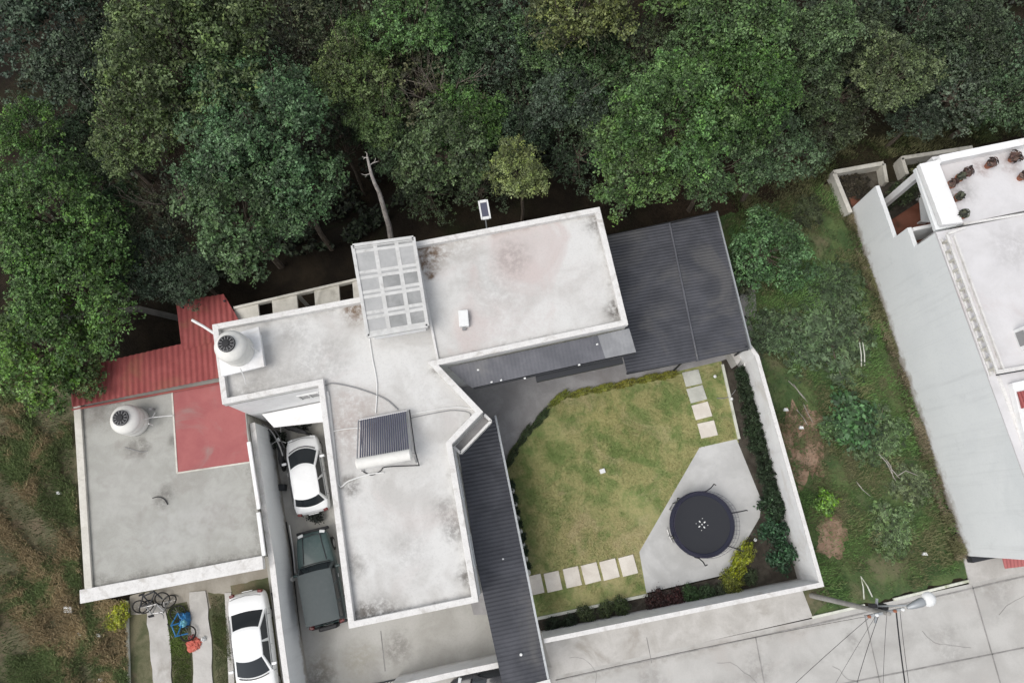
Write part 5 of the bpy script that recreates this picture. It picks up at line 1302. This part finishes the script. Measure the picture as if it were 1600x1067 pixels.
        for yw in wheels:
            wh = MB(); wh.tube([(sx_*(W/2-.26), yw, .31), (sx_*(W/2-.07), yw, .31)], .31, 22); wo = wh.build('wheel', M['rubber'], t, world=False)
            MB().tube([(sx_*(W/2-.09), yw, .31), (sx_*(W/2-.058), yw, .31)], .19, 16).build('rim', M['steel'], wo, world=False)
        y1, w1 = body[-2][0], body[-2][1]; y0, w0 = body[1][0], body[1][1]
        MB().box((sx_*w1*.72, y1+.03, body[-2][3]-.10), (w1*.36, .16, .13), sx_*-.25).build('headlight', M['lamp'], t, bevel=.03, world=False)
        MB().box((sx_*w0*.80, y0-.03, body[1][3]-.12), (w0*.26, .13, .2), sx_*.25).build('taillight', M['redlamp'], t, bevel=.03, world=False)
    m = MB(); m.tube([(wb*s_*.8, fb+.04-cf*(s_*.8)**2, zb+.035) for s_ in np.linspace(-1, 1, 9)], .022, 5); m.build('wiper_cowl', M['black'], t, world=False)
    m = MB(); m.tube([(w_*body[-4][1]*.9, y_, body[-4][3]+.015) for w_, y_ in ((-1, body[-4][0]+.1), (0, body[-4][0]+.16), (1, body[-4][0]+.1))] if False else [(-wb*.75, body[-1][0]-.22, body[-2][3]+.03), (0, body[-1][0]-.12, body[-2][3]+.05), (wb*.75, body[-1][0]-.22, body[-2][3]+.03)], .008, 4); m.build('bonnet_seam', M['dsteel'], t, world=False)
    MB().box((0, body[0][0]-.02, .62), (.45,.03,.14)).build('number_plate', M['box'], t, world=False)
    return t
def heading(front, back, z=0):
    a, b = P(*front, z), P(*back, z); d = a-b; return (a+b)/2, math.atan2(d.y, d.x)-math.pi/2, d.length
# small white hatchback in the driveway, nose up the drive
cc, rz, Lc = heading((470,680), (490,801), .7)
car('hatchback_car', 'white hatchback with curved roof parked in the driveway nose towards the house', (cc.x, cc.y, .035), rz, 3.75, 1.66, 1.45,
    [(-1.88,.62,.32,.62,.02),(-1.80,.76,.24,.86,.03),(-1.55,.82,.20,.95,.03),(-.9,.83,.2,.97,.03),(0,.83,.2,.95,.03),(.8,.83,.2,.93,.03),(1.25,.80,.2,.86,.05),(1.62,.74,.22,.74,.06),(1.82,.62,.3,.56,.03)],
    dict(fb=1.22, rb=-1.58, ft=.36, rt=-1.22, wb=.78, wt=.60, zb=.93, zt=1.42, cf=.30, cr=.20), M['car_white'], wheels=(1.15,-1.15), doors=2, mirror_y=.62)
# dark green off-roader
cc, rz, Lc = heading((487,834), (512,972), .8)
gc = car('offroad_car', 'dark green boxy off-road car with dusty grey roof parked in the driveway', (cc.x, cc.y, .035), rz, 4.25, 1.78, 1.66,
    [(-2.08,.80,.40,.72,.01),(-2.02,.86,.32,1.02,.01),(-1.6,.88,.3,1.06,.01),(-.5,.88,.3,1.05,.01),(.35,.88,.3,1.04,.02),(.75,.86,.3,1.02,.03),(1.5,.78,.32,.98,.03),(1.95,.70,.34,.92,.02),(2.08,.64,.42,.78,.01)],
    dict(fb=.62, rb=-2.0, ft=.32, rt=-1.92, wb=.84, wt=.76, zb=1.04, zt=1.60, cf=.05, cr=.02), M['car_green'], M['car_greenroof'], doors=3, wheels=(1.35,-1.3))
m = MB()
for sx_ in (-1,1): m.tube([(sx_*.52,.72,1.065),(sx_*.40,1.92,.97)], .018, 6)
m.tube([(-.40,1.92,.97),(.40,1.92,.97)], .018, 6); m.build('hood_crease', M['dsteel'], gc, world=False)
MB().box((0,-2.20,.62), (.85,.20,.62)).build('spare_wheel_carrier', M['black'], gc, bevel=.06, world=False)
MB().box((0,2.12,.50), (1.5,.14,.22)).build('bumper', M['black'], gc, bevel=.04, world=False); MB().box((0,-2.12,.46), (1.66,.12,.2)).build('bumper', M['black'], gc, bevel=.04, world=False)
# big white sedan, nose to the street
cc, rz, Lc = heading((407,1110), (386,925), .7)
wc = car('sedan_car', 'large white sedan parked in the left yard nose towards the street', (cc.x, cc.y, .03), rz, 4.9, 1.80, 1.45,
    [(-2.55,.62,.34,.66,.02),(-2.45,.80,.26,.94,.02),(-2.1,.87,.22,1.0,.02),(-1.4,.89,.2,.99,.03),(0,.90,.2,.95,.03),(1.0,.89,.2,.93,.04),(1.7,.87,.2,.88,.05),(2.25,.80,.22,.78,.05),(2.52,.64,.32,.6,.02)],
    dict(fb=1.12, rb=-1.82, ft=.30, rt=-1.02, wb=.83, wt=.62, zb=.95, zt=1.43, cf=.20, cr=.14), M['car_white'], doors=2, wheels=(1.5,-1.4))
m = MB(); m.tube([(-.70,-2.30,1.005),(-.45,-2.36,1.02),(0,-2.40,1.025),(.45,-2.36,1.02),(.70,-2.30,1.005)], .016, 6); m.build('boot_seam', M['grey'], wc, world=False)
# black car at the bottom edge
cc, rz, Lc = heading((722,1085), (850,1062), .6)
car('parked_car', 'black car at the bottom edge by the end of the side roof', (cc.x-.3, cc.y-.05, .05), rz, 4.3, 1.75, 1.4,
    [(-2.15,.7,.3,.7,.02),(-1.9,.84,.22,.95,.03),(-.8,.87,.2,.97,.03),(.6,.87,.2,.94,.03),(1.5,.84,.2,.85,.05),(2.15,.62,.3,.6,.02)],
    dict(fb=1.1, rb=-1.8, ft=.4, rt=-1.2, wb=.82, wt=.62, zb=.93, zt=1.38, cf=.2, cr=.12), M['car_black'], doors=2, wheels=(1.3,-1.3))

# ------------------------------------------------------------------ bicycles and driveway clutter
def bicycle(label, loc, rz, lay, mat, wr=.32, basket=None):
    t = thing('bicycle', label, 'bicycle', loc, rz); t.rotation_euler = (0, lay, rz)
    for y in (-.52,.52):
        m = MB(); m.tube([(0, y+wr*math.cos(a), wr+wr*math.sin(a)) for a in np.linspace(0, 2*math.pi, 25)[:-1]], .032, 6, closed=True); w_ = m.build('wheel', M['rubber'], t, smooth=True, world=False)
        m = MB()
        for a in np.linspace(0, math.pi, 7)[:-1]: m.tube([(0, y+wr*math.cos(a), wr+wr*math.sin(a)), (0, y-wr*math.cos(a), wr-wr*math.sin(a))], .004, 4)
        m.build('spokes', M['steel'], w_, world=False)
    m = MB()
    for a, b in (((-.52,wr),(-.18,.78)),((-.52,wr),(-.05,.30)),((-.05,.30),(-.18,.82)),((-.05,.30),(.36,.74)),((-.16,.76),(.34,.80)),((.33,.86),(.52,wr))): m.tube([(0,a[0],a[1]),(0,b[0],b[1])], .034, 6)
    m.build('frame', mat, t, world=False)
    MB().box((0,-.20,.87), (.13,.26,.06)).build('saddle', M['black'], t, bevel=.02, world=False)
    MB().tube([(-.28,.26,.95),(-.1,.34,.94),(.1,.34,.94),(.28,.26,.95)], .016, 6).build('handlebar', M['steel'], t, world=False)
    return t
c = P(243,935,.4)
d = P(268,930,0)-P(216,942,0); hb = math.atan2(d.y, d.x)-math.pi/2
bicycle('silver and dark bicycle leaning under the front parapet of the left house', (c.x, c.y, .05), hb, .95, M['steel'])
c = P(246,941,0); bicycle('second scruffy bicycle, in front of the silver one under the parapet', (c.x-.1, c.y-.25, .05), hb+.12, -1.05, M['dsteel'])
c = P(305,966,0); bicycle('blue bicycle tipped over between the wheel strips', (c.x-.15, c.y, .22), math.atan2((P(315,995)-P(285,935)).y, (P(315,995)-P(285,935)).x)-math.pi/2, 1.15, M['blue'])
def lump(name, label, cat, px_, py_, rx_, ry_, h, mat, seed):
    rs = np.random.default_rng(seed); bm = bmesh.new(); bmesh.ops.create_icosphere(bm, subdivisions=4, radius=1)
    for v in bm.verts:
        n_ = 1+.35*mnoise.noise(v.co*1.7+Vector((seed*3,0,0)))+.28*mnoise.noise(v.co*4.5+Vector((0,seed*5,0)))+.10*mnoise.noise(v.co*11)
        v.co = Vector((v.co.x*rx_*n_, v.co.y*ry_*n_, max(-.05, v.co.z)*h*n_))
    me = bpy.data.meshes.new(name); bm.to_mesh(me); bm.free(); me.materials.append(mat)
    o = bpy.data.objects.new(name, me); COL.objects.link(o); c = P(px_, py_, .1); o.location = (c.x, c.y, .08); return tag(o, label, cat)
lump('plastic_tarp', 'crumpled blue tarp over the tipped bicycle', 'tarp', 289,968,.28,.34,.35,M['blue'],1); lump('cloth', 'light blue cloth on top of the blue tarp', 'cloth', 291,971,.16,.2,.52,M['ltblue'],2)
lump('cloth', 'faded red cloth heap beside the right wheel strip', 'cloth', 303,1006,.34,.30,.22,M['redcloth'],3); lump('cloth', 'small dark red cloth above the red heap', 'cloth', 300,996,.16,.14,.25,M['redmetal'],4)
lump('sack', 'pale sack beside the red cloth', 'sack', 318,998,.11,.11,.2,M['box'],5)
# driveway clutter: hoses, motorbike, pots
def motorbike(label, loc, rz):
    t = thing('motorcycle', label, 'motorcycle', loc, rz)
    for y in (-.65,.65):
        m = MB(); m.tube([(0, y+.25*math.cos(a), .3+.25*math.sin(a)) for a in np.linspace(0, 2*math.pi, 21)[:-1]], .06, 8, closed=True); w_ = m.build('wheel', M['rubber'], t, smooth=True, world=False)
        MB().tube([(-.03,y,.3),(.03,y,.3)], .12, 12).build('hub', M['steel'], w_, world=False)
    loft([[(w*x, y, z+h*k) for x, k in ((-1,0),(-1,.6),(-.5,1),(.5,1),(1,.6),(1,0))] for (y, w, z, h) in ((-.75,.06,.62,.08),(-.4,.13,.62,.14),(0,.12,.60,.16),(.1,.15,.58,.28),(.42,.11,.62,.26),(.55,.05,.7,.12))]).build('tank_and_seat', M['black'], t, smooth=True, world=False)
    MB().box((0,.0,.42), (.26,.42,.3)).build('engine', M['steel'], t, bevel=.04, world=False)
    m = MB(); m.tube([(-.36,.30,.98),(-.12,.42,.96),(.12,.42,.96),(.36,.30,.98)], .018, 6); m.tube([(0,.42,.96),(0,.65,.3)], .03, 6); m.build('handlebar', M['steel'], t, world=False)
    MB().lathe([(.02,.78),(.09,.82),(.09,.9),(.03,.93)], (0,.52,0), 12).build('headlight', M['lamp'], t, world=False); return t
c = P(440,705,.4); motorbike('dark motorcycle squeezed between the white wall and the hatchback', (c.x+.05, c.y, .035), .12)
c = P(452,668,.4); motorbike('black motorcycle parked crosswise under the house wall behind the hatchback', (c.x+.2, c.y-.05, .035), 1.25)
for k, pts in enumerate(([(403,662),(420,672),(432,690),(440,705)], [(410,662),(425,675),(436,695),(442,712)], [(418,662),(430,672),(440,690),(445,700)])):
    hose('driveway_hose', ['outermost dark hose curving along the top of the driveway wall','middle pale hose curving along the top of the driveway wall','innermost dark hose in the driveway corner'][k], pts, .03, M['black' if k != 1 else 'grey'], .8+.5*k)
shrub('m',492,803,13,.7,(.02,.028,.02),'dark potted plant behind the white hatchback', 'potted_plant', 'plant'); shrub('m',436,690,12,.9,(.02,.03,.02),'dark leafy plant pressed against the driveway wall', 'wall_plant', 'plant')
shrub('m',470,660,14,1.0,(.018,.022,.018),'dark plants heaped in the driveway corner', 'wall_plant', 'plant')
c = P(439,761,.5); m = MB(); m.box((c.x,c.y,.25), (.32,.30,.42)); tag(m.build('meter_box', M['dsteel'], bevel=.02), 'small dark square box at the foot of the driveway wall', 'box')
c = P(454,905,.5); m = MB(); m.lathe([(.12,0),(.14,.4),(.08,.5),(.1,.6),(.02,.66)], (c.x,c.y,.05), 14); tag(m.build('water_filter', M['tank'], smooth=True), 'white canister by the driveway wall beside the green car', 'canister')
hose('downpipe', 'long dark pipe along the foot of the driveway wall', [(447,815),(456,870),(462,930),(470,1000),(476,1067)], .03, M['black'], .15, 'pipe')
hose('downpipe', 'pale pipe beside the dark one left of the green car', [(452,820),(458,860),(461,895)], .03, M['pipe'], .2, 'pipe')
hose('cable', 'black cable on the yard beside the sedan along the driveway wall', [(425,925),(440,985),(452,1050),(458,1090)], .06, M['black'], .3, 'cable')

# plants in pots on the villa terrace
pots = [(1487,288,7,'potted plant nearest the white slab on the villa terrace'),(1511,270,9,'large potted plant, third from the west along the villa parapet'),(1499,278,6,'small pot plant between two larger ones on the villa terrace'),(1548,256,9,'dark potted plant in the middle of the villa parapet row'),(1585,246,12,'biggest potted plant at the east end of the villa parapet row'),(1498,308,7,'upper of two pot plants beside the white slab'),(1504,336,8,'lower of two pot plants beside the white slab'),(1599,275,8,'potted plant at the right picture edge on the villa terrace')]
for (x, y, r_, lab) in pots:
    c = P(x, y, 6.3); t = thing('potted_plant', lab, 'potted plant', (c.x, c.y, 6.02), 0, 'pots on the villa terrace')
    MB().lathe([(.12,0),(.17,.25),(.19,.27),(.15,.27),(.13,.24)], n=16).build('pot', M['terracotta'], t, smooth=True, world=False)
    n = 90; d_ = unit(rng.normal(size=(n,3))); s = r_/42; cen = d_*np.array([s,s,.22])*(rng.random(n)**.4)[:,None]+np.array([0,0,.42])
    me = leaf_mesh('foliage', cen, unit(d_+np.array([0,0,1])), .09*rng.uniform(.6,1.4,n), 2.4); o = bpy.data.objects.new('foliage', me); COL.objects.link(o); o.parent = t; o.color = (.085,.05,.04,1) if r_ > 6 and y < 300 else (.055,.06,.04,1)
for (x, y, r_, z, col, lab) in ((1412,300,19,1.8,(.085,.11,.05),'olive shrub in the planting bed of the villa courtyard'),(1385,318,12,.8,(.05,.07,.035),'small dark shrub against the inner villa wall'),(1340,292,22,.5,(.05,.045,.03),'brownish ground plant inside the walled corner of the villa'),(1445,272,16,1.8,(.13,.135,.06),'yellowish shrub below the white slab of the villa')):
    shrub('s', x, y, r_, z, col, lab, 'courtyard_plant', 'plant')
